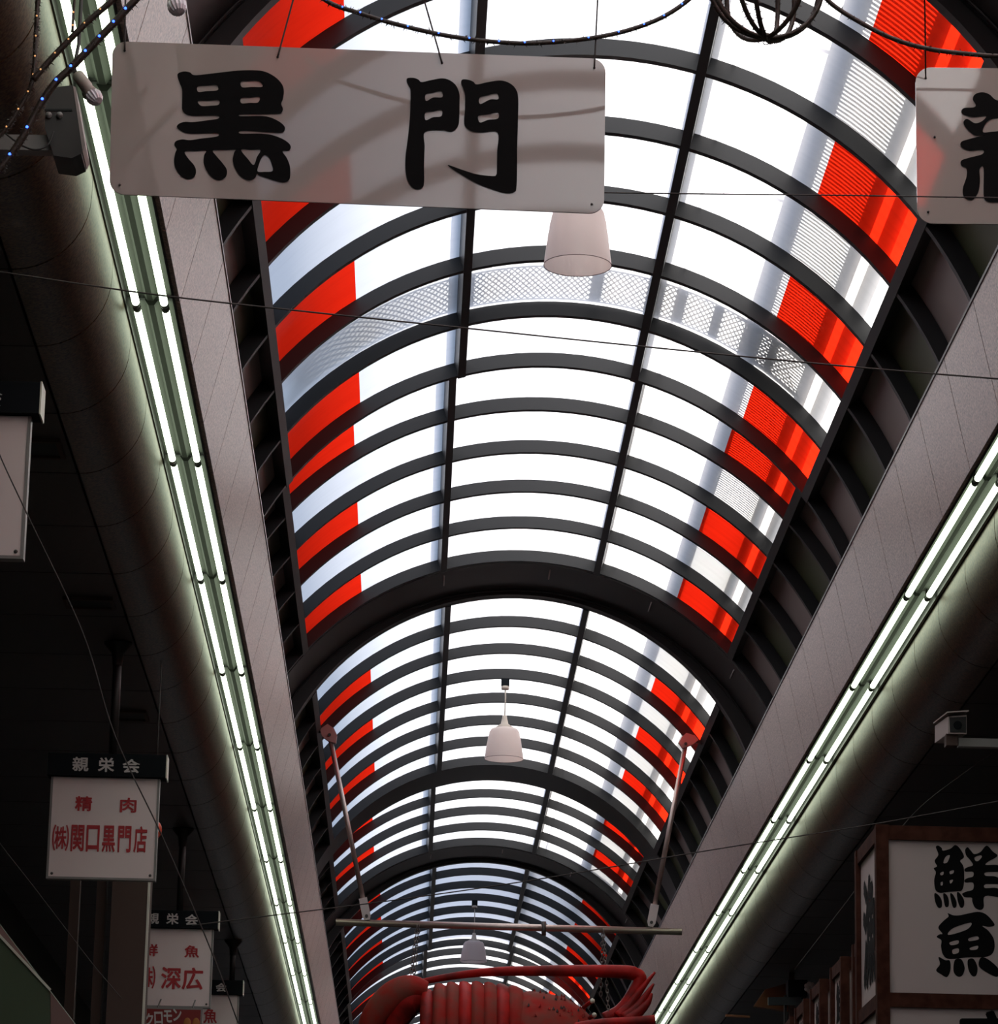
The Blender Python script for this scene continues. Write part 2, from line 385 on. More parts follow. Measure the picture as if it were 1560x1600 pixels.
for k in range(-7, 33, 2):
    b = MB(); b.beam(pt('A', R_(56.2), .27, yk(k) + .3), pt('A', R_(56.2), .9, yk(k) + .3), .03, .03, (0, 1, 0)); b.obj('catwalk_post', M_STEEL, vault)
# a strip of diamond mesh bridging the vault over one bay
me_ = MB(); R_m = SEC['A'][1] + .2
yA, yB = yk(-1) + .34, yk(0) - .13
def strip(a0, ya, a1, yb):
    d = .0062 / R_m
    me_.add([pt('A', a0 - d, .2, ya), pt('A', a0 + d, .2, ya), pt('A', a1 + d, .2, yb), pt('A', a1 - d, .2, yb)], [(0, 1, 2, 3)])
a = R_(47); da = .036 / R_m; span = (yB - yA) / R_m * .36
while a < R_(140):
    if a + span < R_(141): strip(a, yA, a + span, yB); strip(a + span, yA, a, yB)
    a += da
me_.obj('mesh_screen', M_STEEL, vault, 'stuff')
for ya, yb in ((yA - .03, yA), (yB, yB + .03)): arc_band(MB(), 'A', R_(45), R_(142), .19, .21, ya, yb, 40).obj('screen_edge', M_STEEL, vault)
for f in (52, 62, 68, 81, 100, 122): arc_band(MB(), 'A', R_(f), R_(f + 1.4), .19, .21, yA, yB, 2).obj('screen_bar', M_STEEL, vault)

# unseen house block behind the shop fronts, added to shade one run of the vault
nb = root('wall_shading', 'unseen tall house block added to shade one run of the vault')
MB().box((7.2, 40.6, -CZ), (12, 48.3, 22)).obj('shading_block', M_COL, nb)

# ------------------------------------------------------------------ fluorescent lights in rows
def fixture(xa, xb, y0, label, group, edge):
    """xa: tube on the outer side, xb: tube on the vault side"""
    t = thing('fluorescent_light', label, 'light', ((xa + xb) / 2, y0, 4.55), group); L = 2.43; sg = 1 if xb > xa else -1; zt = 4.588
    xm = (xa + xb) / 2
    b = MB(); b.box((min(xa - sg * .052, xb + sg * .05), y0 + .004, 4.625), (max(xa - sg * .052, xb + sg * .05), y0 + L - .004, 4.665)); b.obj('housing', M_HOUS, t)
    MB().extr_y([(xm - .030, 4.627), (xm - .012, 4.600), (xm + .012, 4.600), (xm + .030, 4.627)], y0 + .03, y0 + L - .03).obj('ridge', M_HOUS, t)
    x0, x1 = sorted((xa - sg * .054, xa - sg * .040)); MB().box((x0, y0, 4.575), (x1, y0 + L, 4.665)).obj('outer_lip', M_DARK, t)
    x0, x1 = sorted((xb + sg * .038, xb + sg * .056)); MB().box((x0, y0, 4.585), (x1, y0 + L, 4.665)).obj('inner_lip', M_FRAME, t)
    for x in (xa, xb):
        MB().tube([(x, y0 + .045, zt), (x, y0 + L - .045, zt)], .0165, 12).obj('tube', M_TUBE, t)
        for ya, yb in ((y0 + .010, y0 + .044), (y0 + L - .044, y0 + L - .010)):
            b = MB(); b.tube([(x, ya, zt), (x, yb, zt)], .018, 10); b.box((x - .010, ya + .004, zt), (x + .010, yb - .004, 4.63)); b.obj('socket', M_SOCK, t)
    return t
fl = fixture(-1.2377, -1.119, 14.097 - 2 * 2.43, 'twin tube fluorescent light in the row under the fascia beside the plain white hanging signs', 'fluorescent lights along the fascia over the hanging signs', 0)
ORD = ['nearest', 'second nearest', 'third nearest', 'fourth nearest', 'fifth nearest', 'sixth nearest', 'seventh nearest', 'eighth nearest', 'ninth nearest', 'tenth nearest', 'eleventh nearest', 'twelfth nearest', 'thirteenth nearest', 'fourteenth nearest', 'fifteenth nearest', 'farthest']
fl['label'] = 'nearest twin tube fluorescent light in the row over the hanging shop signs'
for i in range(1, 16): dup(fl, (0, i * 2.43, 0), ORD[i] + ' twin tube fluorescent light in the row over the hanging shop signs')
fr = fixture(2.7976, 2.681, 16.508 - 1 * 2.43, 'twin tube fluorescent light in the row under the fascia over the wooden box lanterns', 'fluorescent lights along the fascia over the box lanterns', 0)
fr['label'] = 'nearest twin tube fluorescent light in the row over the wooden box lanterns'
for i in range(1, 14): dup(fr, (0, i * 2.43, 0), (ORD[i] if i < 13 else 'farthest') + ' twin tube fluorescent light in the row over the wooden box lanterns')

for i, l in ((-1, 'first'), (-2, 'second')): dup(fr, (0, i * 2.43, 0), l + ' twin tube fluorescent light past the photo edge before the lantern side row')

# ------------------------------------------------------------------ lettering
def to_mesh(cu, name):
    o = bpy.data.objects.new(name, cu); C.objects.link(o)
    dg = bpy.context.evaluated_depsgraph_get(); dg.update()
    me = bpy.data.meshes.new_from_object(o.evaluated_get(dg)); bpy.data.objects.remove(o); return me
def smooth_loop(L, n=5):
    out = []; k = len(L)
    for i in range(k):
        p0, p1, p2, p3 = L[i - 1], L[i], L[(i + 1) % k], L[(i + 2) % k]
        for j in range(n):
            t = j / n
            out.append(tuple(.5 * (2 * p1[c] + (p2[c] - p0[c]) * t + (2 * p0[c] - 5 * p1[c] + 4 * p2[c] - p3[c]) * t * t + (3 * p1[c] - p0[c] - 3 * p2[c] + p3[c]) * t ** 3) * 1 for c in (0, 1)))
    return out
def mesh_part(me, name, mtl, parent):
    me.materials.clear(); me.materials.append(mtl); me.name = name
    o = bpy.data.objects.new(name, me); C.objects.link(o); o.parent = parent; return o
def brush(name, loops, fn, mtl, parent, thick=.0012, sharp=.6):
    """painted character: outlines and counters in drawing units, fn maps them to (x, y, z)"""
    def inside(p, L):
        c = False
        for (x0, y0), (x1, y1) in zip(L, L[1:] + L[:1]):
            if (y0 > p[1]) != (y1 > p[1]) and p[0] < (x1 - x0) * (p[1] - y0) / (y1 - y0) + x0: c = not c
        return c
    def ctr(L): return (sum(p[0] for p in L) / len(L), sum(p[1] for p in L) / len(L))
    def area(L): return abs(sum(a[0] * b[1] - b[0] * a[1] for a, b in zip(L, L[1:] + L[:1])))
    holes = {i: j for i, L in enumerate(loops) for j, K in enumerate(loops) if i != j and area(K) > 2.5 * area(L) and all(inside(p, K) for p in L)}
    for i, L in enumerate(loops):
        if i in holes: continue
        cu = bpy.data.curves.new(name, 'CURVE'); cu.dimensions = '2D'; cu.fill_mode = 'BOTH'
        for Q in [L] + [loops[h] for h in holes if holes[h] == i]:
            q = smooth_loop(Q); sp = cu.splines.new('POLY'); sp.points.add(len(q) - 1); sp.use_cyclic_u = True
            for n_, (x, y) in enumerate(q): sp.points[n_].co = (x / 1000, -y / 1000, 0, 1)
        me = to_mesh(cu, name); off = wloc(parent)
        for v in me.vertices: v.co = fn(v.co.x * 1000, -v.co.y * 1000) + Vector((0, 0, CZ)) - off
        mesh_part(me, name, mtl, parent)
_tc = {}
def glyph(ch, bold):
    if (ch, bold) not in _tc:
        cu = bpy.data.curves.new('letter', 'FONT'); cu.body = ch; cu.offset = bold; cu.fill_mode = 'BOTH'; cu.resolution_u = 3
        me = to_mesh(cu, 'letter'); vs = [v.co.copy() for v in me.vertices]; fs = [tuple(p.vertices) for p in me.polygons]
        x0, x1 = min(v.x for v in vs), max(v.x for v in vs); y0, y1 = min(v.y for v in vs), max(v.y for v in vs)
        _tc[ch, bold] = ([((v.x - x0) / (x1 - x0) - .5, (v.y - y0) / (y1 - y0) - .5) for v in vs], fs)
    return _tc[ch, bold]
def text(name, items, fn, mtl, parent, bold=.012):
    """items: (character, cx, cy, w, h); fn maps drawing units to (x, y, z)"""
    for ch, cx, cy, w_, h_ in items:
        vs, fs = glyph(ch, .004)
        b = MB(); e = bold * (.5 if ch == '㈱' else 1); nv = -(fn(1, 0) - fn(0, 0)).cross(fn(0, 1) - fn(0, 0)).normalized()
        for i, (dx, dy) in enumerate(((0, 0), (e, 0), (-e, 0), (0, e), (0, -e), (e * .7, e * .7), (-e * .7, -e * .7), (e * .7, -e * .7), (-e * .7, e * .7))):
            b.add([fn(cx + (x + dx) * w_, cy - (y + dy) * h_) + nv * (.00025 * i) for x, y in vs], fs)
        b.obj(name, mtl, parent)

# ------------------------------------------------------------------ the two big boards across the street
def rounded(x0, z0, x1, z1, r, y, n=6):
    out = []
    for cx, cz_, a0 in ((x1 - r, z1 - r, 0), (x0 + r, z1 - r, 90), (x0 + r, z0 + r, 180), (x1 - r, z0 + r, 270)):
        for i in range(n + 1):
            a = R_(a0 + 90 * i / n); out.append(Vector((cx + r * math.cos(a), y, cz_ + r * math.sin(a))))
    return out
YS = 10.0
def board(label, TL, TR, BR, BL, Y, r):
    c = sum((at(*p, Y) for p in (TL, TR, BR, BL)), Vector()) / 4
    t = thing('hanging_board', label, 'sign', c)
    q = rounded(0, 0, 1, 1, r, 0)
    A, B_, D, E_ = (at(*p, Y) for p in (BL, BR, TR, TL))
    poly = []
    wd, hh = (B_ - A).length, (E_ - A).length
    for p in rounded(0, 0, wd, hh, r, 0, 8):
        u, v = p.x / wd, p.z / hh
        poly.append((A * (1 - u) + B_ * u) * (1 - v) + (E_ * (1 - u) + D * u) * v)
    MB().prism(poly, (0, .006, 0)).obj('acrylic_sheet', M_SIGN, t)
    return t
bd = board('white acrylic board with two large black brush characters hung across the vault', (176, 64), (947, 92), (944, 334), (171, 303), YS, .045)
H1 = [[(245,200),(250,160),(310,140),(370,150),(420,178),(600,160),(850,132),(1030,128),(1140,145),(1240,200),(1305,270),(1325,340),(1315,420),(1298,470),(1315,520),(1300,560),(1260,570),(1080,575),(890,577),(887,594),(1080,592),(1180,605),(1270,645),(1325,690),(1335,730),(1300,762),(1180,758),(1000,745),(886,745),(884,771),(1080,771),(1200,785),(1310,825),(1375,870),(1395,910),(1375,945),(1312,952),(1355,1020),(1385,1100),(1390,1190),(1375,1245),(1320,1268),(1220,1245),(1080,1200),(1052,1182),(1030,1225),(970,1245),(890,1210),(830,1130),(805,1040),(820,960),(832,933),(720,938),(605,942),(640,1000),(700,1070),(745,1140),(735,1210),(670,1245),(600,1220),(540,1150),(510,1070),(515,990),(530,946),(420,950),(320,954),(350,1020),(410,1090),(432,1150),(415,1210),(350,1235),(280,1205),(225,1130),(208,1050),(220,970),(235,930),(212,890),(225,850),(290,830),(370,838),(480,822),(645,800),(648,768),(500,770),(350,770),(280,745),(237,705),(260,670),(320,652),(400,655),(520,640),(652,620),(652,590),(500,590),(400,592),(330,575),(292,530),(290,450),(290,330),(270,270)],
      [(450,295),(540,284),(635,278),(655,305),(645,332),(540,340),(455,348)], [(455,440),(560,437),(660,432),(660,478),(580,488),(500,492),(465,475)],
      [(890,245),(960,238),(1040,236),(1085,250),(1105,295),(1000,297),(900,300)], [(893,412),(980,406),(1075,400),(1060,455),(980,459),(893,462)],
      [(890,935),(990,936),(1085,938),(1050,1010),(1018,1090),(960,1030)], [(1135,990),(1175,1020),(1200,1080),(1210,1150),(1130,1160),(1058,1155),(1070,1090),(1100,1015)]]
H2 = [[(232,240),(240,210),(300,205),(350,222),(385,248),(480,228),(590,210),(670,230),(735,285),(768,370),(770,450),(765,640),(745,710),(690,752),(630,745),(600,738),(420,755),(415,900),(410,1100),(410,1270),(385,1325),(330,1338),(280,1310),(235,1230),(218,1120),(222,980),(240,850),(262,640),(270,470),(270,330),(250,285)],
      [(425,375),(490,357),(560,340),(592,350),(592,402),(500,405),(430,440)], [(422,560),(500,546),(585,532),(582,595),(500,605),(425,635)],
      [(785,255),(800,222),(860,225),(910,245),(945,272),(1050,250),(1180,232),(1270,255),(1335,310),(1365,400),(1365,600),(1355,900),(1350,1300),(1320,1365),(1250,1378),(1150,1355),(950,1280),(750,1165),(655,1100),(672,1095),(800,1140),(950,1185),(1110,1203),(1140,1190),(1148,1150),(1152,950),(1155,760),(1000,760),(900,750),(835,710),(815,650),(825,500),(825,380),(805,310)],
      [(975,405),(1050,382),(1120,365),(1155,370),(1160,422),(1080,425),(980,470)], [(962,590),(1060,573),(1158,558),(1158,618),(1060,632),(990,658),(965,645)]]
zf = lambda ox, oy, sc, Y: (lambda x, y: at(ox + x / sc, oy + y / sc, Y))
brush('brush_character', H1, zf(240, 90, 6.5, YS - .0025), M_INK, bd)
brush('brush_character', H2, zf(600, 90, 6.5, YS - .0025), M_INK, bd)
def screws(t, pts, Y, r=.004):
    for p in pts: MB().ball(at(*p, Y - .002), r, 8).obj('screw', M_SOCK, t)
screws(bd, ((195, 79), (434, 89), (691, 98), (929, 106), (187, 289), (925, 319)), YS)
bd2 = board('white acrylic board cut by the photo edge with part of a black brush character', (1431, 105), (1900, 111), (1903, 353), (1434, 349), YS + .4, .05)
N1 = [[(1025,690),(1040,655),(1090,640),(1140,655),(1180,690),(1230,700),(1290,680),(1330,655),(1385,650),(1415,690),(1380,740),(1330,760),(1420,752),(1495,760),(1505,790),(1440,815),(1320,800),(1330,830),(1400,880),(1470,850),(1490,870),(1470,920),(1400,930),(1500,945),(1520,990),(1480,1030),(1330,1040),(1330,1085),(1450,1075),(1520,1120),(1510,1160),(1420,1170),(1430,1290),(1470,1360),(1420,1390),(1360,1370),(1340,1250),(1325,1200),(1320,1330),(1280,1390),(1180,1405),(1120,1395),(1100,1350),(1100,1170),(1072,1175),(1075,1260),(1060,1340),(1020,1388),(965,1370),(955,1310),(980,1230),(980,1170),(945,1150),(945,1115),(1000,1095),(1090,1070),(1092,1040),(1000,1045),(945,1020),(945,985),(1000,965),(1110,935),(1040,940),(980,890),(960,850),(985,825),(1040,855),(1090,840),(1115,805),(1030,812),(960,795),(945,772),(965,750),(1030,745),(1045,728)],
      [(1120,850),(1170,822),(1225,825),(1260,870),(1225,905),(1150,915),(1095,915)]]
N2 = [[(1560,760),(1640,740),(1780,690),(1840,650),(1860,700),(1800,760),(1680,800),(1660,870),(1800,860),(1900,850),(1920,900),(1870,940),(1830,945),(1835,1200),(1825,1390),(1780,1420),(1745,1380),(1745,1100),(1745,950),(1660,955),(1650,1120),(1610,1290),(1550,1390),(1510,1370),(1540,1250),(1570,1100),(1575,900)]]
brush('brush_character', N1 + N2, zf(1290, 0, 4.444, YS + .3975), M_INK, bd2)
screws(bd2, ((1447, 122), (1451, 331), (1461, 214)), YS + .4)

# wires that carry the boards run up to a steel cable across the street
def wire(name, pts, rad, label, cat='wire', fuzz=0, group=None, mtl=None):
    q = smooth_open(pts); b = MB(); b.tube(q, rad, 6)
    if not fuzz:
        o = b.obj(name, mtl or M_WIRE); return setp(o, label, cat, group)
    t = thing(name, label, cat, q[0], group); b.obj('strand', mtl or M_WIRE, t); add_fuzz(t, q, rad, fuzz); return t
def smooth_open(P_, n=8):
    P_ = [Vector(p) for p in P_]; Q = [P_[0] * 2 - P_[1]] + P_ + [P_[-1] * 2 - P_[-2]]; out = []
    for i in range(1, len(Q) - 2):
        for j in range(n):
            t = j / n; p0, p1, p2, p3 = Q[i - 1:i + 3]
            out.append(.5 * (2 * p1 + (p2 - p0) * t + (2 * p0 - 5 * p1 + 4 * p2 - p3) * t * t + (3 * p1 - p0 - 3 * p2 + p3) * t ** 3))
    return out + [P_[-1]]
def add_fuzz(t, q, rad, amount, below=.6):
    b = MB(); rn = random.Random(len(q))
    for i in range(len(q) - 1):
        seg = (q[i + 1] - q[i]).length
        for _ in range(max(1, int(seg * amount * (2.2 if rad > .005 else 1.2)))):
            p = q[i].lerp(q[i + 1], rn.random()); d = Vector((rn.uniform(-1, 1), rn.uniform(-1, 1), rn.uniform(-1, below))).normalized() * (rad + rn.uniform(.3, 1.0) * (.013 if rad > .005 else .006))
            w_ = Vector((rn.uniform(-1, 1), 0, rn.uniform(-1, 1))).normalized() * (.0030 if rad > .005 else .0016)
            b.add([p - w_, p + w_, p + d], [(0, 1, 2)])
    b.obj('tinsel', M_FUZZ, t, 'stuff')
top = at(600, -75, 9.9).z
cab = wire('support_cable', [(-1.30, 9.95, top), (.8, 9.95, top - .02), (2.86, 9.95, top)], .005, 'steel cable spanning the street above the acrylic boards', 'cable')
for p, tp, l in (((195, 79), (197, -80), 'first suspension wire of the two character board, by the bracket lamp'), ((434, 89), (480, -80), 'second suspension wire of the two character board, crossing a red panel'),
              ((691, 98), (640, -80), 'third suspension wire of the two character board, slanting over white panel'), ((929, 106), (938, -80), 'last suspension wire of the two character board, above the pendant lamp')):
    wire('suspension_wire', [at(*p, YS - .004), at(p[0] * .5 + tp[0] * .5, p[1] * .5 + tp[1] * .5, YS - .02), at(*tp, YS - .05)], .0028, l, fuzz=40)
wire('suspension_wire', [at(1447, 122, YS + .396), at(1446, 40, YS + .2), at(1444, -80, YS - .05)], .0024, 'suspension wire of the board cut by the photo edge', fuzz=30)

# ------------------------------------------------------------------ pendant lamps under the apex
def lamp(px_c, py_can, px_s, k, sh0, sh1, py_neck, wpx, label):
    Y = yk(k) - .02
    c = at(px_c, py_can, Y); s0 = at(px_s, sh0, Y); s1 = at(px_s, sh1, Y); nk = at(px_s, py_neck, Y)
    r = wpx / 2 * Y / F_PX; X = c.x
    cz_, R = SEC['A' if k < 1 else 'C' if k < 15 else 'A']; zt = cz_ + math.sqrt(R * R - (X - XC) ** 2)
    t = thing('pendant_lamp', label, 'lamp', (X, Y, s1.z), 'pendant lamps under the vault')
    MB().cbox((X, Y, zt - .035), (.075, .06, .07)).obj('canopy', M_HEAD, t)
    MB().lathe([(.0, -.0), (.036, .0), (.036, .03), (0, .03)], (X, Y, zt - .10), 16).obj('canopy_cup', M_NECK, t)
    MB().tube([(X, Y, zt - .09), (X + .004, Y, (zt + nk.z) / 2), (X, Y, nk.z)], .006, 8).obj('cord', M_NECK, t)
    hN = nk.z - s0.z
    MB().lathe([(.001, hN), (.02, hN), (.024, hN * .75), (.034, hN * .35), (r * .52, 0), (r * .5, -.006), (.001, -.006)], (X, Y, s0.z), 20).obj('neck', M_NECK, t)
    h = s0.z - s1.z
    prof = [(r * .50, 0), (r * .66, -.03 * h), (r * .76, -.12 * h), (r * .83, -.3 * h), (r * .90, -.55 * h), (r * .965, -.82 * h), (r, -h)]
    MB().lathe(prof, (X, Y, s0.z), 36).obj('shade', M_SHADE, t)
    MB().tube([(X + r * math.cos(u), Y + r * math.sin(u), s0.z - h) for u in [2 * math.pi * j / 40 for j in range(41)]], .0022, 6, cap=False).obj('rim', M_RIM, t)
    return t
lamp(906, 200, 909, -3, 322, 415, 288, 112, 'bell shaped frosted pendant lamp peeking below the two character board')
lamp(790, 1062, 789, 10, 1138, 1186, 1118, 62, 'bell shaped frosted pendant lamp hanging between the two white struts')
lamp(742, 1412, 742, 23, 1471, 1503, 1458, 42, 'small grey pendant lamp just behind the horizontal pole')

# ------------------------------------------------------------------ pole hung from two struts, carrying the lobster
YP = 30.2
pt_ = thing('hanging_pole', 'long steel pole hung level on two hinged struts under the vault', 'pole', at(795, 1447, YP))
MB().tube([at(525, 1441, YP), at(1066, 1456, YP)], .030, 14).obj('pole_tube', M_POLE, pt_)
for (tx, ty), (bx, by), sx in (((515, 1148), (573, 1432), 1), ((1072, 1162), (1018, 1442), -1)):
    a_, b_ = at(tx, ty, YP), at(bx, by, YP); d = (b_ - a_).normalized()
    s_ = MB(); s_.tube([a_, b_ - d * .10], .022, 10); o = s_.obj('strut', M_POLE, pt_)
    n_ = Vector((d.z, 0, -d.x))
    e = MB(); e.prism([b_ - d * .16 - n_ * .036, b_ - d * .16 + n_ * .036, b_ + n_ * .036, b_ + d * .035 + n_ * .02, b_ + d * .035 - n_ * .02, b_ - n_ * .036], (0, -.03, 0)); e = e.obj('strut_fork', M_BRK, o)
    MB().tube([b_ + Vector((0, -.04, 0)), b_ + Vector((0, .02, 0))], .014, 10).obj('hinge_pin', M_SOCK, o)
    pl_ = [(500, 1139), (512, 1131), (522, 1138), (527, 1149), (525, 1161), (514, 1158), (503, 1150)] if sx > 0 else [(1061, 1160), (1066, 1151), (1073, 1145), (1086, 1149), (1092, 1156), (1083, 1163), (1067, 1169)]
    MB().prism([at(x_, y_, YP - .03) for x_, y_ in pl_], (0, .05, 0)).obj('hinge_plate', M_HINGE, pt_)
    MB().tube([at(tx, ty, YP - .05), at(tx, ty, YP + .03)], .014, 10).obj('hinge_pin', M_SOCK, pt_)
    anchor = a_ - d * .05
    xw = phi_of('C', RATIO['C']['LL' if sx > 0 else 'RL']); q = pt('C', xw, -.0, YP)
    MB().beam(anchor, q, .03, .03, (0, 1, 0)).obj('anchor_arm', M_FRAME, pt_)

YL = YP
lob = thing('lobster_sculpture', 'giant red lobster sculpture hanging on chains below the steel pole', 'sculpture', at(790, 1640, YL))
L_ = lambda px, py, dy=0.: at(px, py, YL + dy)
pm = F_PX / YL
# abdomen: overlapping ringed shells, arched along the body
n_seg = 8
for i in range(n_seg):
    x0 = 655 + i * 19.5; x1 = x0 + 24
    b = MB(); topy = 1541 - 8 * math.sin(math.pi * (i + .6) / n_seg) + (6 if i == 0 else 0)
    prof = []
    cy = 1640
    rz0 = (cy - topy) / pm
    for j, (u, q) in enumerate(((0, .90), (.12, .985), (.35, 1.0), (.6, .985), (.85, .95), (1.0, .91))):
        prof.append((u, q))
    v = []; nn = 28
    for u, q in prof:
        c = L_(x0 + (x1 - x0) * u, cy)
        for j in range(nn): a_ = 2 * math.pi * j / nn; v.append(c + Vector((.10 * rz0 * max(0, -math.sin(a_)), math.cos(a_) * rz0 * .82 * q, math.sin(a_) * rz0 * q)))
    b.add(v, [(i_ * nn + j, i_ * nn + (j + 1) % nn, (i_ + 1) * nn + (j + 1) % nn, (i_ + 1) * nn + j) for i_ in range(len(prof) - 1) for j in range(nn)], True)
    b.obj('tail_segment', M_LOBTOP if i % 3 else M_LOB, lob)
# carapace with bumps, tapering to the head
v = []; nn = 32; cy = 1650
prof = [(792, .40), (800, .515), (825, .555), (850, .54), (880, .50), (905, .44), (930, .34), (950, .24), (965, .12), (970, .02)]
for x_, r_ in prof:
    c = L_(x_, cy + max(0, (x_ - 880) * .15))
    for j in range(nn): a_ = 2 * math.pi * j / nn; v.append(c + Vector((0, math.cos(a_) * r_ * .85, math.sin(a_) * r_)))
b = MB(); b.add(v, [(i * nn + j, i * nn + (j + 1) % nn, (i + 1) * nn + (j + 1) % nn, (i + 1) * nn + j) for i in range(len(prof) - 1) for j in range(nn)], True)
car = b.obj('carapace', M_LOBTOP, lob)
rn = random.Random(3)
for i in range(46):
    x_ = rn.uniform(805, 925); r_ = next(p0[1] + (p1[1] - p0[1]) * (x_ - p0[0]) / (p1[0] - p0[0]) for p0, p1 in zip(prof, prof[1:]) if p0[0] <= x_ <= p1[0])
    a_ = R_(rn.uniform(195, 275)); c = L_(x_, cy + max(0, (x_ - 880) * .15)) + Vector((0, math.sin(a_ + math.pi / 2) * 0, 0))
    th = R_(rn.uniform(40, 150)); dv = Vector((0, -abs(math.cos(th)) * r_ * .85, math.sin(th) * r_))
    p0 = c + dv
    MB().lathe([(.012, -.004), (.006, .012), (.001, .024)], p0, 8).obj('spine', M_BLACK if i % 2 else M_LOB, car)
# tail fan, drooping at the left
for i, (pts_, wd) in enumerate((([(668, 1548), (640, 1545), (610, 1560), (580, 1595), (566, 1640)], .13), ([(668, 1560), (640, 1562), (622, 1585), (606, 1640)], .15), ([(655, 1545), (632, 1540), (618, 1552), (600, 1575)], .06))):
    q = smooth_open([L_(x_, y_, .05 * i - .1) for x_, y_ in pts_], 6); b = MB(); k = len(q)
    b.tube(q, [wd * (.45 + .55 * math.sin(math.pi * min(1, (j + 2) / k))) for j in range(k)], 12); b.obj('tail_fan', M_LOBTOP if i != 1 else M_LOB, lob)
# feelers: thick jointed antennae, one bent back over the body, one forward
q = smooth_open([L_(945, 1592, -.1), L_(968, 1580, -.1), L_(985, 1560, -.1), L_(1001, 1530, -.1), L_(990, 1521, -.1), L_(960, 1518, -.1), L_(900, 1517, -.1), L_(840, 1517, -.08), L_(780, 1518, -.05), L_(730, 1522, 0), L_(680, 1530, 0), L_(640, 1539, 0), L_(615, 1548, 0)], 6)
b = MB(); k = len(q); b.tube(q, [.055 if j < 24 else .062 - .045 * (j - 24) / (k - 24) for j in range(k)], 12); b.obj('antenna', M_LOB, lob)
q = smooth_open([L_(880, 1608, -.3), L_(940, 1600, -.3), L_(1000, 1596, -.3), L_(1024, 1594, -.3)], 6); b = MB(); b.tube(q, .045, 12); b.obj('antenna', M_LOB, lob)
for i, pts_ in enumerate(([(968, 1590), (985, 1570), (1003, 1545), (1024, 1519)], [(975, 1592), (995, 1575), (1010, 1555), (1022, 1537)], [(980, 1596), (1000, 1580), (1013, 1566), (1019, 1552)])):
    q = smooth_open([L_(x_, y_, -.15 - .03 * i) for x_, y_ in pts_], 5); b = MB(); k = len(q); b.tube(q, [.06 - .05 * j / (k - 1) for j in range(k)], 8); b.obj('feeler', M_LOB, lob)
for x_, y_ in ((926, 1564), (929, 1586)):
    e = MB().ball(L_(x_, y_, -.25), .022, 12).obj('eye', M_CAPS, lob)
    MB().tube([L_(x_ - 14, y_ + 10, -.1), L_(x_ - 2, y_ + 1, -.24)], .018, 8).obj('eye_stalk', M_LOB, lob)
for i in range(5):
    x_ = 800 + i * 26
    for s_ in (-1, 1):
        q = smooth_open([L_(x_, 1660, s_ * .35), L_(x_ + 10, 1640, s_ * .62), L_(x_ + 16, 1690, s_ * .85), L_(x_ + 6, 1740, s_ * .9)], 5); b = MB(); k = len(q)
        b.tube(q, [.045 - .03 * j / (k - 1) for j in range(k)], 8); b.obj('leg', M_LOB, lob)
# chains
def chain(pa, pb, label):
    t = thing('chain', label, 'chain', pb); L = (pb - pa).length; n = int(L / .034); d = (pb - pa).normalized()
    for i in range(n):
        c = pa + d * (i + .5) * L / n; s_ = Vector((1, 0, 0)) if i % 2 else Vector((0, 1, 0)); pts_ = []
        for j in range(11): a_ = 2 * math.pi * j / 10; pts_.append(c + d * math.cos(a_) * .024 + s_ * math.sin(a_) * .012)
        MB().tube(pts_, .0042, 5, cap=False).obj('link', M_CHAIN, t)
    return t
chain(at(652, 1446, YP - .03), at(633, 1596, YP - .1), 'chain slanting from the pole to the lobster tail')
chain(at(655, 1446, YP - .02), at(643, 1560, YP - .02), 'shorter chain behind the one at the lobster tail')
chain(at(943, 1452, YP - .03), at(952, 1596, YP - .13), 'chain from the pole to the lobster head, nearer the eyes')
chain(at(942, 1452, YP), at(939, 1556, YP), 'chain from the pole beside the lobster carapace')
bcl = MB().tube([at(850, 1440, YP - .02), at(850, 1462, YP - .02)], .02, 8).obj('pole_clamp', M_SOCK, pt_)

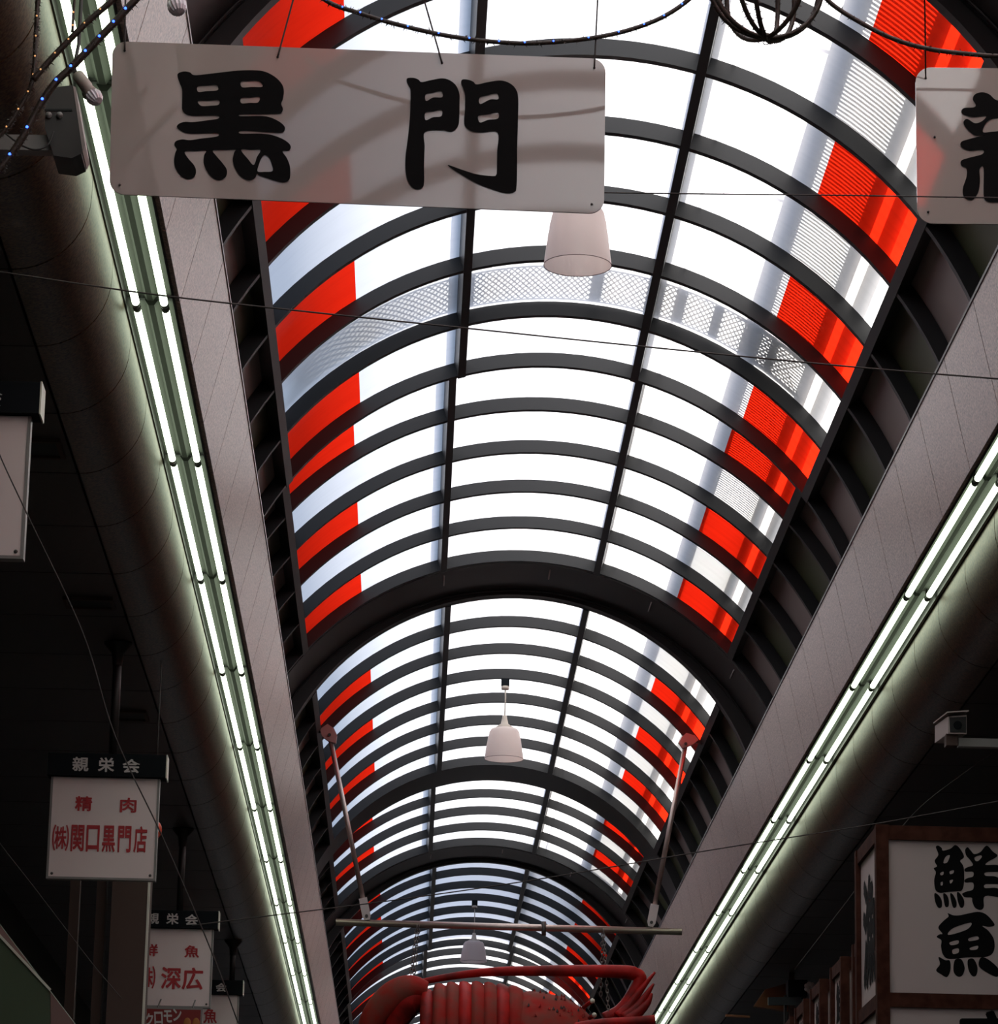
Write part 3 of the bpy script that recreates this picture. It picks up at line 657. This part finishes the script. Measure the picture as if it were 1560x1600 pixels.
# ------------------------------------------------------------------ shop signs hung from the side ceiling
def shop_sign(Y, px_right, py_top, px_pipe, label, head, body, gap=1.0):
    """header box and white board hung on a pipe; sizes in metres"""
    W_, HH, BW, BH = .645, .122, .588, .555
    tr = at(px_right, py_top, Y); x1 = tr.x; z1 = tr.z; x0 = x1 - W_
    t = thing('shop_sign', label, 'sign', (x1 - W_ / 2, Y, z1 - HH - BH), 'shop signs hung from the side ceiling')
    h_ = MB().box((x0, Y, z1 - HH), (x1 - .006, Y + .13, z1)).obj('header_box', M_HEAD, t)
    MB().box((x1 - .006, Y - .002, z1 - HH - .004), (x1, Y + .132, z1 + .002)).obj('end_cap', M_CAPS, h_)
    bx1 = x1 - .038; bx0 = bx1 - BW; bz1 = z1 - HH - .004; bz0 = bz1 - BH
    bo = MB().box((bx0 + .012, Y + .035, bz0 + .012), (bx1 - .012, Y + .08, bz1)).obj('board', M_BOARD, t)
    fr = MB()
    for a_, c_ in (((bx0, Y + .032, bz0), (bx0 + .012, Y + .085, bz1)), ((bx1 - .012, Y + .032, bz0), (bx1, Y + .085, bz1)), ((bx0 + .012, Y + .032, bz0), (bx1 - .012, Y + .085, bz0 + .012))):
        MB().box(a_, c_).obj('frame_bar', M_EDGE, t)
    for x_ in (bx0 + .03, bx1 - .03): MB().ball((x_, Y + .034, bz0 + .028), .008, 8).obj('screw', M_SOCK, t)
    xp = at(px_pipe, py_top, Y).x
    MB().tube([(xp, Y + .065, z1), (xp, Y + .065, ZS)], .024, 12).obj('pipe', M_DARK, t)
    MB().lathe([(.026, -.13), (.034, -.06), (.075, -.012), (.078, 0), (0, 0)], (xp, Y + .065, ZS), 20).obj('flange', M_DARK, t)
    hx = lambda x, y: Vector((x0 + x * W_, Y - .0015, z1 - y * HH)); bxf = lambda x, y: Vector((bx0 + x * BW, Y + .0335, bz1 - y * BH))
    text('character', head, hx, M_WTXT, h_, .022)
    if body: text('character', body, bxf, M_RTXT, bo, .024)
    return t
HEAD = [('親', .275, .50, .13, .62), ('栄', .49, .50, .13, .62), ('会', .70, .53, .14, .60)]
Y1 = y_at(175, 1000, ZS)
shop_sign(Y1, 262, 1180, 175, 'white sign with seven tall red characters under a black header, above the column', HEAD,
          [('精', .31, .26, .15, .14), ('肉', .72, .265, .145, .14)] + [(c, x, .60, .115, .25) for c, x in zip('関口黒門店', (.27, .41, .555, .70, .845))] + [('㈱', .115, .60, .15, .25)])
Y2 = y_at(280, 1292, ZS)
shop_sign(Y2, 343, 1424, 280, 'white sign with bold red characters half hidden by the column edge', HEAD,
          [('鮮', .255, .28, .17, .15), ('魚', .75, .285, .17, .15), ('㈱', .225, .625, .20, .28), ('深', .515, .63, .23, .27), ('広', .77, .63, .24, .27)])
Y3 = Y2 + (Y2 - Y1) * .96
shop_sign(Y3, 381, 1532, 362, 'smallest and farthest white hanging sign with red characters beside the tubes', HEAD, [('鮮', .36, .33, .19, .22), ('魚', .59, .33, .19, .22), ('店', .5, .72, .3, .22)])
Ys0 = Y1 - (Y2 - Y1)
shop_sign(Ys0, 66, 597, -78, 'largest and nearest blank looking white hanging sign cut by the photo edge', HEAD, [])
# red board under the second sign
pr = at(314, 1578, Y2 - .4); t = thing('red_sign', 'small red sign with slanted white characters below a white sign', 'sign', (pr.x - .2, pr.y, pr.z - .35))
MB().box((pr.x - .42, pr.y, pr.z - .35), (pr.x, pr.y + .04, pr.z)).obj('board', mat('deep red sign face', (.20, .008, .006), .5), t)
MB().box((pr.x - .43, pr.y + .002, pr.z - .36), (pr.x + .012, pr.y + .038, pr.z + .012)).obj('sign_rim', M_EDGE, t)
fr_ = lambda x, y: Vector((pr.x - .42 + x + y * .08, pr.y - .0015, pr.z - y - x * -.03))
text('character', [(c, .06 + i * .065, .075 - i * .01, .055, .08) for i, c in enumerate('クロモン')], fr_, M_WTXT, t, .03)
for x_ in (.33, .39): MB().ball((pr.x - .42 + x_, pr.y, pr.z - .10), .045, 12, (.6, .08, 1)).obj('yellow_mark', mat('ochre mark', (.35, .13, .02), .6), t)
MB().tube([(pr.x - .30, pr.y + .02, pr.z + .01), (pr.x - .30, pr.y + .3, pr.z + .10)], .006, 6).obj('hook', M_SOCK, t)
MB().tube([(pr.x - .06, pr.y + .02, pr.z + .01), (pr.x - .06, pr.y + .3, pr.z + .10)], .006, 6).obj('hook', M_SOCK, t)
# round red lamp behind the first sign
c = at(249, 1297, Y1 + .5); rl = thing('paper_lantern', 'red round lamp peeking from behind the seven character sign', 'lantern', c)
MB().ball(c - Vector((.03, 0, 0)), .05, 14, (.9, .9, 1.1)).obj('globe', mat('orange red lamp paper', (.6, .06, .02), .5), rl)
MB().tube([c + Vector((-.03, 0, .05)), Vector((c.x - .03, c.y, ZS))], .004, 6).obj('cord', M_CORD, rl)

# vents in the dark side ceiling
def vent(px, py, wx, wy, label):
    Y = y_at(px, py, ZS); c = at(px, py, Y); t = thing('ceiling_vent', label, 'vent', (c.x, Y, ZS - .02), 'vents in the dark side ceiling')
    for a_, b_ in (((-wx, -wy), (-wx + .02, wy)), ((wx - .02, -wy), (wx, wy)), ((-wx + .02, -wy), (wx - .02, -wy + .02)), ((-wx + .02, wy - .02), (wx - .02, wy))):
        MB().box((c.x + a_[0], Y + a_[1], ZS - .018), (c.x + b_[0], Y + b_[1], ZS)).obj('vent_frame', M_COL, t)
    MB().box((c.x - wx + .02, Y - wy + .02, ZS - .006), (c.x + wx - .02, Y + wy - .02, ZS - .001)).obj('vent_opening', M_BLACK, t)
    return t
vent(68, 698, .085, .14, 'square vent in the side ceiling just beside the largest hanging sign')
vent(140, 940, .13, .11, 'wide vent in the side ceiling above the sign with seven characters')
vent(205, 1116, .10, .14, 'dark vent in the side ceiling behind the first sign pipe')

# ------------------------------------------------------------------ column, pipes and awning by the shop front
Yc = Y1 + 1.6
def post(x0, x1, Y, dep, name, label, mtl, ztop=ZS, strip=None, cat='column'):
    a_ = at(x0, 1500, Y).x; b_ = at(x1, 1500, Y).x
    t = thing(name, label, cat, ((a_ + b_) / 2, Y, -CZ)); MB().box((a_, Y, -CZ), (b_, Y + dep, ztop)).obj('shaft', mtl, t)
    MB().box((a_ - .015, Y - .015, -CZ), (b_ + .015, Y + dep + .015, -CZ + .15)).obj('base', M_DARK, t)
    if strip: MB().box((b_, Y - .004, -CZ), (b_ + .012, Y + .03, ztop)).obj('lit_edge_strip', strip, t)  # pale strip paints in the light along the column's edge
    return t
post(170, 226, Yc, .35, 'column', 'grey brown column with its lit corner painted as a pale strip below the seven character sign', M_COL, at(200, 1300, Yc).z, strip=M_CAPS)
post(146, 161, Yc + .1, .1, 'duct', 'narrow brownish duct next to the grey brown column', M_COL, at(158, 1290, Yc).z, cat='duct')
post(104, 119, Yc + .2, .08, 'drain_pipe', 'dim grey upright pipe farther from the column', M_COL, at(110, 1290, Yc).z, cat='pipe')
Ya = 17.0
aw = thing('awning', 'dark green shop awning with a pinkish sloping frame in the bottom corner', 'awning', at(20, 1640, Ya))
g_ = [at(-60, 1400, Ya), at(78, 1548, Ya), at(80, 1760, Ya), at(-60, 1760, Ya)]
MB().prism(g_, (0, .01, 0)).obj('cheek', M_AWN, aw)
MB().prism([at(-60, 1366, Ya), at(126, 1612, Ya), at(79, 1550, Ya), at(-60, 1400, Ya)], (0, .05, 0)).obj('sloping_frame', M_PINK, aw)
MB().prism([at(79, 1550, Ya), at(126, 1612, Ya), at(128, 1760, Ya), at(80, 1760, Ya)], (0, .05, 0)).obj('front_post', M_PINK, aw)
MB().prism([at(-60, 1366, Ya + .05), at(126, 1612, Ya + .05), at(126, 1618, Ya + .05), at(-60, 1374, Ya + .05)], (0, 1.5, 0)).obj('canvas_top', M_AWN, aw)
MB().beam(at(-60, 1398, Ya - .004), at(79, 1547, Ya - .004), .012, .010, (0, 1, 0)).obj('piping', M_CAPS, aw)

# ------------------------------------------------------------------ box lanterns on the other side
def lantern(x0, x1, Y, dep, ztop, tiers, label, group=None, post_w=.07):
    """wooden frame x0..x1, boards between the bars; tiers: list of board heights from the top"""
    t = thing('box_lantern', label, 'lantern', (x0, Y, ztop - sum(tiers) - .07 * (len(tiers) + 1)), group)
    H = sum(tiers) + .085 * (len(tiers) + 1); zb = ztop - H
    for xa in (x0, x1 - post_w):
        for ya in (Y, Y + dep - post_w): MB().box((xa, ya, zb), (xa + post_w, ya + post_w, ztop)).obj('corner_post', M_WOOD, t)
    z = ztop
    for i, hh in enumerate(tiers + [0]):
        for a_, b_ in (((x0 + post_w, Y + .008, z - .08), (x1 - post_w, Y + .05, z - .002)), ((x0 + .008, Y + post_w, z - .08), (x0 + .05, Y + dep - post_w, z - .002)), ((x1 - .05, Y + post_w, z - .08), (x1 - .008, Y + dep - post_w, z - .002))):
            MB().box(a_, b_).obj('cross_bar', M_WOOD, t)
        if hh:
            z2 = z - .085 - hh
            MB().box((x0 + post_w, Y + .03, z2), (x1 - post_w, Y + .04, z - .08)).obj('front_board', M_PAPER, t)
            MB().box((x0 + .028, Y + post_w, z2), (x0 + .038, Y + dep - post_w, z - .08)).obj('side_board', M_PAPER, t)
            MB().box((x1 - .038, Y + post_w, z2), (x1 - .028, Y + dep - post_w, z - .08)).obj('side_board', M_PAPER, t)
            z = z2
    MB().box((x0 + .01, Y + .01, ztop - .02), (x1 - .01, Y + dep - .01, ztop - .004)).obj('lid', M_WOOD, t)
    return t
YLn = 19.0
c0 = at(1369, 1288, YLn); c1 = at(1369, 1543, YLn)
bh = at(1395, 1305, YLn).z - at(1395, 1542, YLn).z
lx1 = at(1660, 1300, YLn).x
ln = lantern(c0.x, lx1, YLn, .95, c0.z, [bh, bh], 'large wooden box lantern with bold black characters cut by the photo edge')
FI = [[(672,300),(690,288),(715,305),(725,325),(780,310),(815,284),(850,310),(880,370),(852,400),(870,430),(880,470),(880,560),(865,615),(830,624),(760,630),(700,635),(668,610),(660,540),(672,485),(656,455),(680,440),(663,400),(690,355)],
      [(728,415),(745,370),(775,360),(757,410)], [(705,490),(728,480),(726,502),(708,505)], [(775,478),(803,470),(801,490),(778,498)], [(708,560),(722,555),(722,578),(709,580)], [(775,545),(798,540),(790,560),(778,566)],
      [(662,640),(690,650),(715,690),(716,738),(690,745),(667,700)], [(727,640),(752,650),(768,690),(765,735),(742,737),(730,690)], [(778,640),(800,650),(824,700),(822,738),(800,743),(783,690)], [(828,632),(850,640),(880,690),(876,738),(852,742),(832,690)],
      [(888,320),(905,300),(930,325),(955,350),(1000,335),(1045,288),(1090,330),(1125,365),(1060,405),(1040,430),(1120,430),(1165,455),(1150,480),(1040,485),(1040,510),(1110,515),(1160,545),(1140,570),(1040,572),(1035,600),(1120,600),(1180,640),(1160,670),(1035,660),(1025,740),(1000,762),(960,745),(940,700),(935,672),(886,668),(866,642),(900,625),(945,610),(945,562),(890,560),(884,540),(910,525),(945,515),(945,482),(890,480),(884,460),(910,445),(945,430),(920,390),(895,360)], [(958,375),(1000,360),(1010,372),(985,400),(965,400)]]
UO = [[(760,785),(800,800),(850,800),(920,785),(990,775),(1050,800),(1105,870),(1060,885),(1015,880),(1060,915),(1100,980),(1100,1060),(1050,1105),(900,1112),(770,1122),(725,1090),(710,1030),(712,985),(678,960),(700,940),(720,935),(690,890),(730,840),(765,810)],
      [(765,945),(800,895),(930,855),(900,905)], [(775,1000),(835,985),(835,1010),(785,1020)], [(795,1055),(838,1045),(838,1075),(800,1085)], [(915,970),(975,955),(985,978),(920,990)], [(925,1040),(980,1025),(975,1050),(930,1055)],
      [(692,1108),(740,1130),(775,1135),(780,1200),(755,1255),(710,1235),(674,1205),(702,1160)], [(812,1130),(860,1125),(885,1190),(865,1245),(830,1250),(802,1210)], [(915,1122),(950,1122),(978,1180),(972,1238),(945,1250),(915,1210),(905,1150)], [(1000,1115),(1050,1120),(1130,1190),(1130,1250),(1080,1240),(992,1180)]]
brush('brush_character', FI, zf(1320, 1260, 4.706, YLn + .0285), M_INK, ln)
brush('brush_character', UO, zf(1320, 1260, 4.706, YLn + .0285), M_INK, ln)
text('brush_character', [('商', 1550, 1632, 95, 100)], lambda x, y: at(x, y, YLn + .0285), M_INK, ln, .03)
dl = .95 - .14
text('brush_character', [('漁', .46, .52, .62, .72)], lambda x, y: Vector((c0.x + .0265, YLn + .88 - x * dl, c0.z - .08 - y * bh)), M_INK, ln, .035)
text('brush_character', [('商', .46, .52, .62, .72)], lambda x, y: Vector((c0.x + .0265, YLn + .88 - x * dl, c0.z - .165 - bh - y * bh)), M_INK, ln, .035)
xr = c0.x + .17
descr = ['box lantern directly behind the large one, mostly hidden', 'box lantern second in the receding wooden row', 'box lantern third in the receding wooden row', 'box lantern fourth in the receding wooden row', 'farthest box lantern at the low end of the wooden row']
for i, (px, py) in enumerate(((1350, 1456), (1314, 1494), (1281, 1529), (1256, 1560), (1235, 1588))):
    d = ray(px, py); Y = xr / d.x; z = d.z * Y
    l2 = lantern(xr, xr + .62, Y, .60, z, [.62], descr[i], 'box lanterns in the receding row', .055)
    text('brush_character', [('鮮', .5, .27, .6, .42), ('魚', .5, .73, .6, .42)], lambda x, y: Vector((xr + .0265, Y + .54 - x * .48, z - .085 - y * .62)), M_INK, l2, .03)
    text('brush_character', [('鮮', .5, .27, .5, .40), ('魚', .5, .73, .5, .40)], lambda x, y: Vector((xr + .055 + x * .5, Y + .0285, z - .085 - y * .62)), M_INK, l2, .03)
    MB().beam((xr + .60, Y + .30, z - .2), (4.85, Y + .30, z - .2), .04, .04).obj('wall_bracket', M_DARK, l2)
MB().beam((lx1 - .02, YLn + .5, c0.z - .3), (4.84, YLn + .5, c0.z - .3), .05, .05).obj('wall_bracket', M_DARK, ln)

# surveillance camera on its arm
Yv = 17.6
vc = at(1497, 1133, Yv); sc_ = Yv / F_PX
cv = thing('security_camera', 'pale boxy security camera on a grey arm under the dark side ceiling', 'camera', at(1490, 1165, Yv))
a_ = [at(1476, 1114, Yv), at(1506, 1110, Yv), at(1508, 1145, Yv), at(1484, 1146, Yv), at(1476, 1138, Yv)]
bc = MB(); fr0 = [Vector((p.x, p.y, p.z)) for p in (at(1482, 1119, Yv), at(1511, 1117, Yv), at(1511, 1147, Yv), at(1482, 1146, Yv))]
bk0 = [p + Vector((-.03, .26, .0)) for p in fr0]
bc.hexa([fr0[3], fr0[2], bk0[2], bk0[3], fr0[0], fr0[1], bk0[1], bk0[0]]); bc.obj('casing', M_CAM, cv)
MB().prism([fr0[0] + Vector((-.008, -.03, .012)), fr0[1] + Vector((.006, -.03, .012)), bk0[1] + Vector((.006, 0, .012)), bk0[0] + Vector((-.008, 0, .012))], (0, 0, .006)).obj('hood', M_CAM, cv)
MB().prism([p + Vector((0, -.004, 0)) for p in (at(1484, 1121, Yv), at(1510, 1120, Yv), at(1510, 1145, Yv), at(1485, 1144, Yv))], (0, .004, 0)).obj('front_glass', M_BLACK, cv)
MB().tube([at(1497, 1133, Yv - .012), at(1497, 1133, Yv + .01)], .022, 14).obj('lens', M_HEAD, cv)
MB().box((at(1480, 1150, Yv).x, Yv + .02, at(1480, 1163, Yv).z), (at(1480, 1150, Yv).x + .06, Yv + .09, at(1480, 1145, Yv).z)).obj('swivel', M_COL, cv)
MB().box((at(1500, 1150, Yv).x, Yv + .03, at(1500, 1164, Yv).z), (4.86, Yv + .08, at(1500, 1151, Yv).z)).obj('arm', M_EDGE, cv)

# things glimpsed in the dark beyond the lanterns
Yd = 31.0
t = thing('timber_eaves', 'orange timber eaves glimpsed in the dark beyond the lantern row', 'eaves', at(1215, 1570, Yd + 1))
p4 = [at(1178, 1572, Yd + 1), at(1196, 1546, Yd + 1), at(1232, 1536, Yd + 1), at(1232, 1580, Yd + 1)]
MB().prism(p4, (0, .1, 0)).obj('gable_board', M_ORANGE, t)
for i in range(3): MB().beam(at(1206, 1522 - i * 12, Yd + 1.2), at(1236, 1520 - i * 12, Yd + 1.2), .03, .02).obj('rafter', M_ORANGE, t)
MB().beam(at(1134, 1587, Yd + .8), at(1172, 1589, Yd + .8), .05, .02).obj('lower_rail', M_ORANGE, t)
MB().box((at(1234, 1560, Yd + 1).x, Yd + 1, -CZ), (at(1242, 1560, Yd + 1).x, Yd + 1.06, ZS)).obj('post', M_COL, t)
t = thing('sign_board', 'dark blue grey board sign crossing the gap before the timber eaves', 'sign', at(1228, 1570, Yd))
MB().prism([at(1201, 1558, Yd), at(1253, 1558, Yd), at(1253, 1570, Yd), at(1201, 1570, Yd)], (0, .05, 0)).obj('plank', mat('slate blue paint', (.03, .04, .045), .5), t)
MB().prism([at(1232, 1531, Yd), at(1262, 1531, Yd), at(1262, 1557, Yd), at(1232, 1557, Yd)], (0, .2, 0)).obj('box', M_HEAD, t)
MB().prism([at(1226, 1555, Yd + .06), at(1230, 1555, Yd + .06), at(1230, 1700, Yd + .06), at(1226, 1700, Yd + .06)], (0, .04, 0)).obj('stem', M_DARK, t)
b = thing('flower_ornament', 'small white artificial blossom beside the dark box sign', 'flower', at(1266, 1548, Yd - .05))
for i in range(7):
    a_ = 2 * math.pi * i / 7; c = at(1266, 1543, Yd - .05) + Vector((math.cos(a_) * .032, 0, math.sin(a_) * .032)); MB().ball(c, .022, 8, (1, .5, 1)).obj('petal', M_WTXT, b)
MB().tube([at(1266, 1543, Yd - .05), at(1262, 1545, Yd)], .01, 6).obj('stalk', M_WTXT, b)

# ------------------------------------------------------------------ decorations at the top: light ropes, wire cage, spot bulbs, junction box
YG = 9.7
def rope(pts, Y, rad, label, leds=None, ledmat=None, fuzz=220, side_=-1, n_led=0, t0=0., t1=1.):
    q = smooth_open([at(x, y, Y) for x, y in pts], 10); t = thing('light_rope', label, 'string lights', q[0], 'light ropes over the street')
    MB().tube(q, rad, 8).obj('rope', M_ROPE, t); add_fuzz(t, q, rad, fuzz)
    for i in range(n_led):
        u = (t0 + (t1 - t0) * (i + .5) / n_led) * (len(q) - 1); j = int(u); p = q[j].lerp(q[min(j + 1, len(q) - 1)], u - j)
        MB().ball(p + Vector((0, -rad * .9, rad * .2)), .0042 if ledmat is M_BLUE and side_ > 0 else .0028, 8).obj('led', ledmat, t)
    return t
rope([(470, -30), (515, 4), (560, 20), (620, 38), (700, 56), (780, 66), (850, 67), (940, 57), (1010, 38), (1060, 12), (1110, -30)], YG, .0072, 'drooping light rope above the two character board', ledmat=M_BLUE, n_led=17, side_=-1)
rope([(1270, -30), (1300, 6), (1350, 38), (1400, 62), (1450, 76), (1510, 84), (1580, 88), (1660, 80)], YG, .0075, 'drooping light rope above the board cut by the photo edge')
rope([(-20, 285), (5, 258), (35, 215), (62, 165), (86, 130), (111, 106), (136, 80), (160, 55), (184, 30), (205, 7), (240, -30)], YG - .2, .0115, 'thick light rope with blue lights beside the junction box', ledmat=M_BLUE, n_led=11, side_=1, fuzz=520)
rope([(52, 125), (80, 92), (105, 66), (135, 36), (165, 10), (200, -20)], YG - .1, .0095, 'dark light rope crossing the fluorescent tubes in the top corner', ledmat=M_GOLD, n_led=6, fuzz=520)
rope([(60, -20), (58, 20), (56, 60), (54, 100), (48, 135), (30, 170), (6, 205), (-20, 230)], YG - .05, .007, 'hanging light rope with amber lights near the photo corner', ledmat=M_GOLD, n_led=9, fuzz=520)
rope([(118, -20), (115, 20), (113, 50)], YG - .15, .004, 'short hanging light rope in front of the tubes', ledmat=M_GOLD, n_led=3, fuzz=520)
# wire ball of light rope
cb = at(1197, -24, YG); Rb = .170
t = thing('ball_ornament', 'dark round cage of light rope with a ring at the bottom', 'ornament', at(1197, 80, YG), None)
for a_ in (R_(3), R_(17), R_(54), R_(72), R_(128)):
    sr = Rb; pts_ = [cb + Vector((math.cos(a_) * math.sin(u) * sr, math.sin(a_) * math.sin(u) * sr, -math.cos(u) * sr)) for u in [2 * math.pi * j / 40 for j in range(41)]]
    h_ = MB().tube(pts_, .0074, 7, cap=False).obj('hoop', M_ROPE, t)
    add_fuzz(t, pts_, .0074, 200)
MB().tube([cb + Vector((math.cos(u) * .008, 0, -Rb - .014 + math.sin(u) * .008)) for u in [2 * math.pi * j / 14 for j in range(15)]], .0014, 6, cap=False).obj('ring', M_WIRE, t)
MB().tube([cb + Vector((0, 0, Rb)), Vector((cb.x, cb.y, top))], .004, 6).obj('hanger', M_WIRE, t)
MB().tube([cb + Vector((0, 0, -Rb - .005)), cb + Vector((0, 0, -Rb + .012))], .012, 8).obj('binding', M_ROPE, t)
# junction box on its arm
Yj = 10.2
jb = thing('junction_box', 'dark chamfered equipment box on a bracket arm beside the fluorescent tubes', 'equipment box', at(100, 245, Yj))
MB().prism([at(72, 138, Yj), at(113, 133, Yj), at(117, 150, Yj), at(131, 226, Yj), at(127, 240, Yj), at(112, 247, Yj), at(84, 243, Yj), at(70, 200, Yj)], (0, .16, 0)).obj('housing', mat('dark grey plastic', (.05, .048, .045), .5), jb)
MB().prism([at(114, 134, Yj - .002), at(118, 136, Yj - .002), at(133, 226, Yj - .002), at(129, 236, Yj - .002)], (0, .165, 0)).obj('pale_edge', M_CAM, jb)
for x_ in (76, 93): MB().ball(at(x_, 180, Yj - .004), .011, 10).obj('cable_gland', M_EDGE, jb)
MB().prism([at(70, 170, Yj - .003), at(113, 170, Yj - .003), at(113, 173, Yj - .003), at(70, 173, Yj - .003)], (0, .003, 0)).obj('seam', M_BLACK, jb)
MB().beam(at(-120, 224, Yj + .05), at(108, 228, Yj + .05), .05, .05).obj('arm', M_EDGE, jb)
wq = smooth_open([at(8, 208, Yj - .01), at(30, 225, Yj - .03), at(55, 234, Yj - .04), at(75, 226, Yj - .03), at(84, 205, Yj - .01)], 8); MB().tube(wq, .003, 6).obj('cable', M_CORD, jb)
# spot bulbs
def spot(p0, p1, rad, label, Y):
    a_, b_ = at(*p0, Y), at(*p1, Y - .05); d = (b_ - a_); L = d.length; d.normalize()
    t = thing('spot_bulb', label, 'bulb', a_, 'spot bulbs by the two character board')
    MB().tube([a_, a_ + d * L * .45, a_ + d * L * .5, a_ + d * L * .75], [rad * .8, rad * .85, rad * .72, rad], 16).obj('holder', M_NECK, t)
    n = 28; x = d.cross(Vector((0, 1, 0))).normalized(); y = d.cross(x); b = MB(); prof = [(1.0, .75), (1.08, .82), (1.0, .93), (.7, 1.02), (.01, 1.06)]
    v = [a_ + d * L * h + (x * math.cos(2 * math.pi * j / n) + y * math.sin(2 * math.pi * j / n)) * rad * r * (1.05 if j % 2 else .93) for r, h in prof for j in range(n)]
    b.add(v, [(i * n + j, i * n + (j + 1) % n, (i + 1) * n + (j + 1) % n, (i + 1) * n + j) for i in range(len(prof) - 1) for j in range(n)], False); b.obj('lens', M_BULB, t)
    MB().tube([a_, a_ - d * .03, a_ - d * .03 + Vector((0, .1, .12)), Vector((a_.x - d.x * .03, a_.y + .12, top + .02))], .006, 6).obj('stem', M_CORD, t)
    return t
spot((122, 118), (152, 158), .022, 'ribbed spot bulb in a brown holder beside the equipment box', YG)
spot((264, -35), (279, 18), .026, 'ribbed spot bulb hanging at the photo edge over the stone fascia', YG + .1)

# ------------------------------------------------------------------ long thin wires across the street
def long_wire(pts, Y, rad, label, fuzz=0): return wire('wire', [at(x, y, Y) for x, y in pts], rad, label, fuzz=fuzz)
long_wire([(-70, 416), (0, 425), (240, 460), (480, 487), (730, 513), (1000, 541), (1330, 573), (1560, 592), (1680, 602)], 11.6, .0030, 'dusty wire stretched right across the vault below the two boards', fuzz=14)
long_wire([(700, 296), (945, 301), (1100, 303), (1300, 305), (1560, 309), (1700, 310)], 10.2, .0022, 'fuzzy wire running between the two acrylic boards', fuzz=60)
long_wire([(300, 1446), (420, 1431), (620, 1406), (840, 1374), (1100, 1330), (1370, 1287), (1560, 1252), (1680, 1230)], 17.4, .0032, 'thin wire slanting across the vault to the large box lantern')
long_wire([(-40, 610), (0, 712), (48, 815), (130, 990), (180, 1150), (255, 1310), (330, 1485), (372, 1598)], 12.2, .0028, 'thin wire slanting down in front of the hanging shop signs')
long_wire([(-40, 1260), (0, 1318), (60, 1395), (140, 1500), (190, 1560)], 16.5, .0022, 'faint wire running down to the green awning')
long_wire([(1242, 1515), (1330, 1400), (1420, 1280), (1500, 1213), (1600, 1145), (1700, 1080)], 20.3, .0028, 'faint wire rising in the dark beside the security camera')
Yq = y_at(1034, 1512, 4.9)
for i, d in enumerate((0, 6, 12)):
    wire('wire', [at(1032, 1512 + d, Yq + .1 * i), at(1075, 1511 + d, Yq + .1 * i), at(1120, 1517 + d, Yq + .1 * i), at(1180, 1536 + d, Yq + .1 * i), Vector((4.85, Yq + .1 * i, at(1230, 1556 + d, Yq).z))], .0042, ['uppermost', 'middle', 'lowest'][i] + ' of three thin cables beside the lobster antenna')
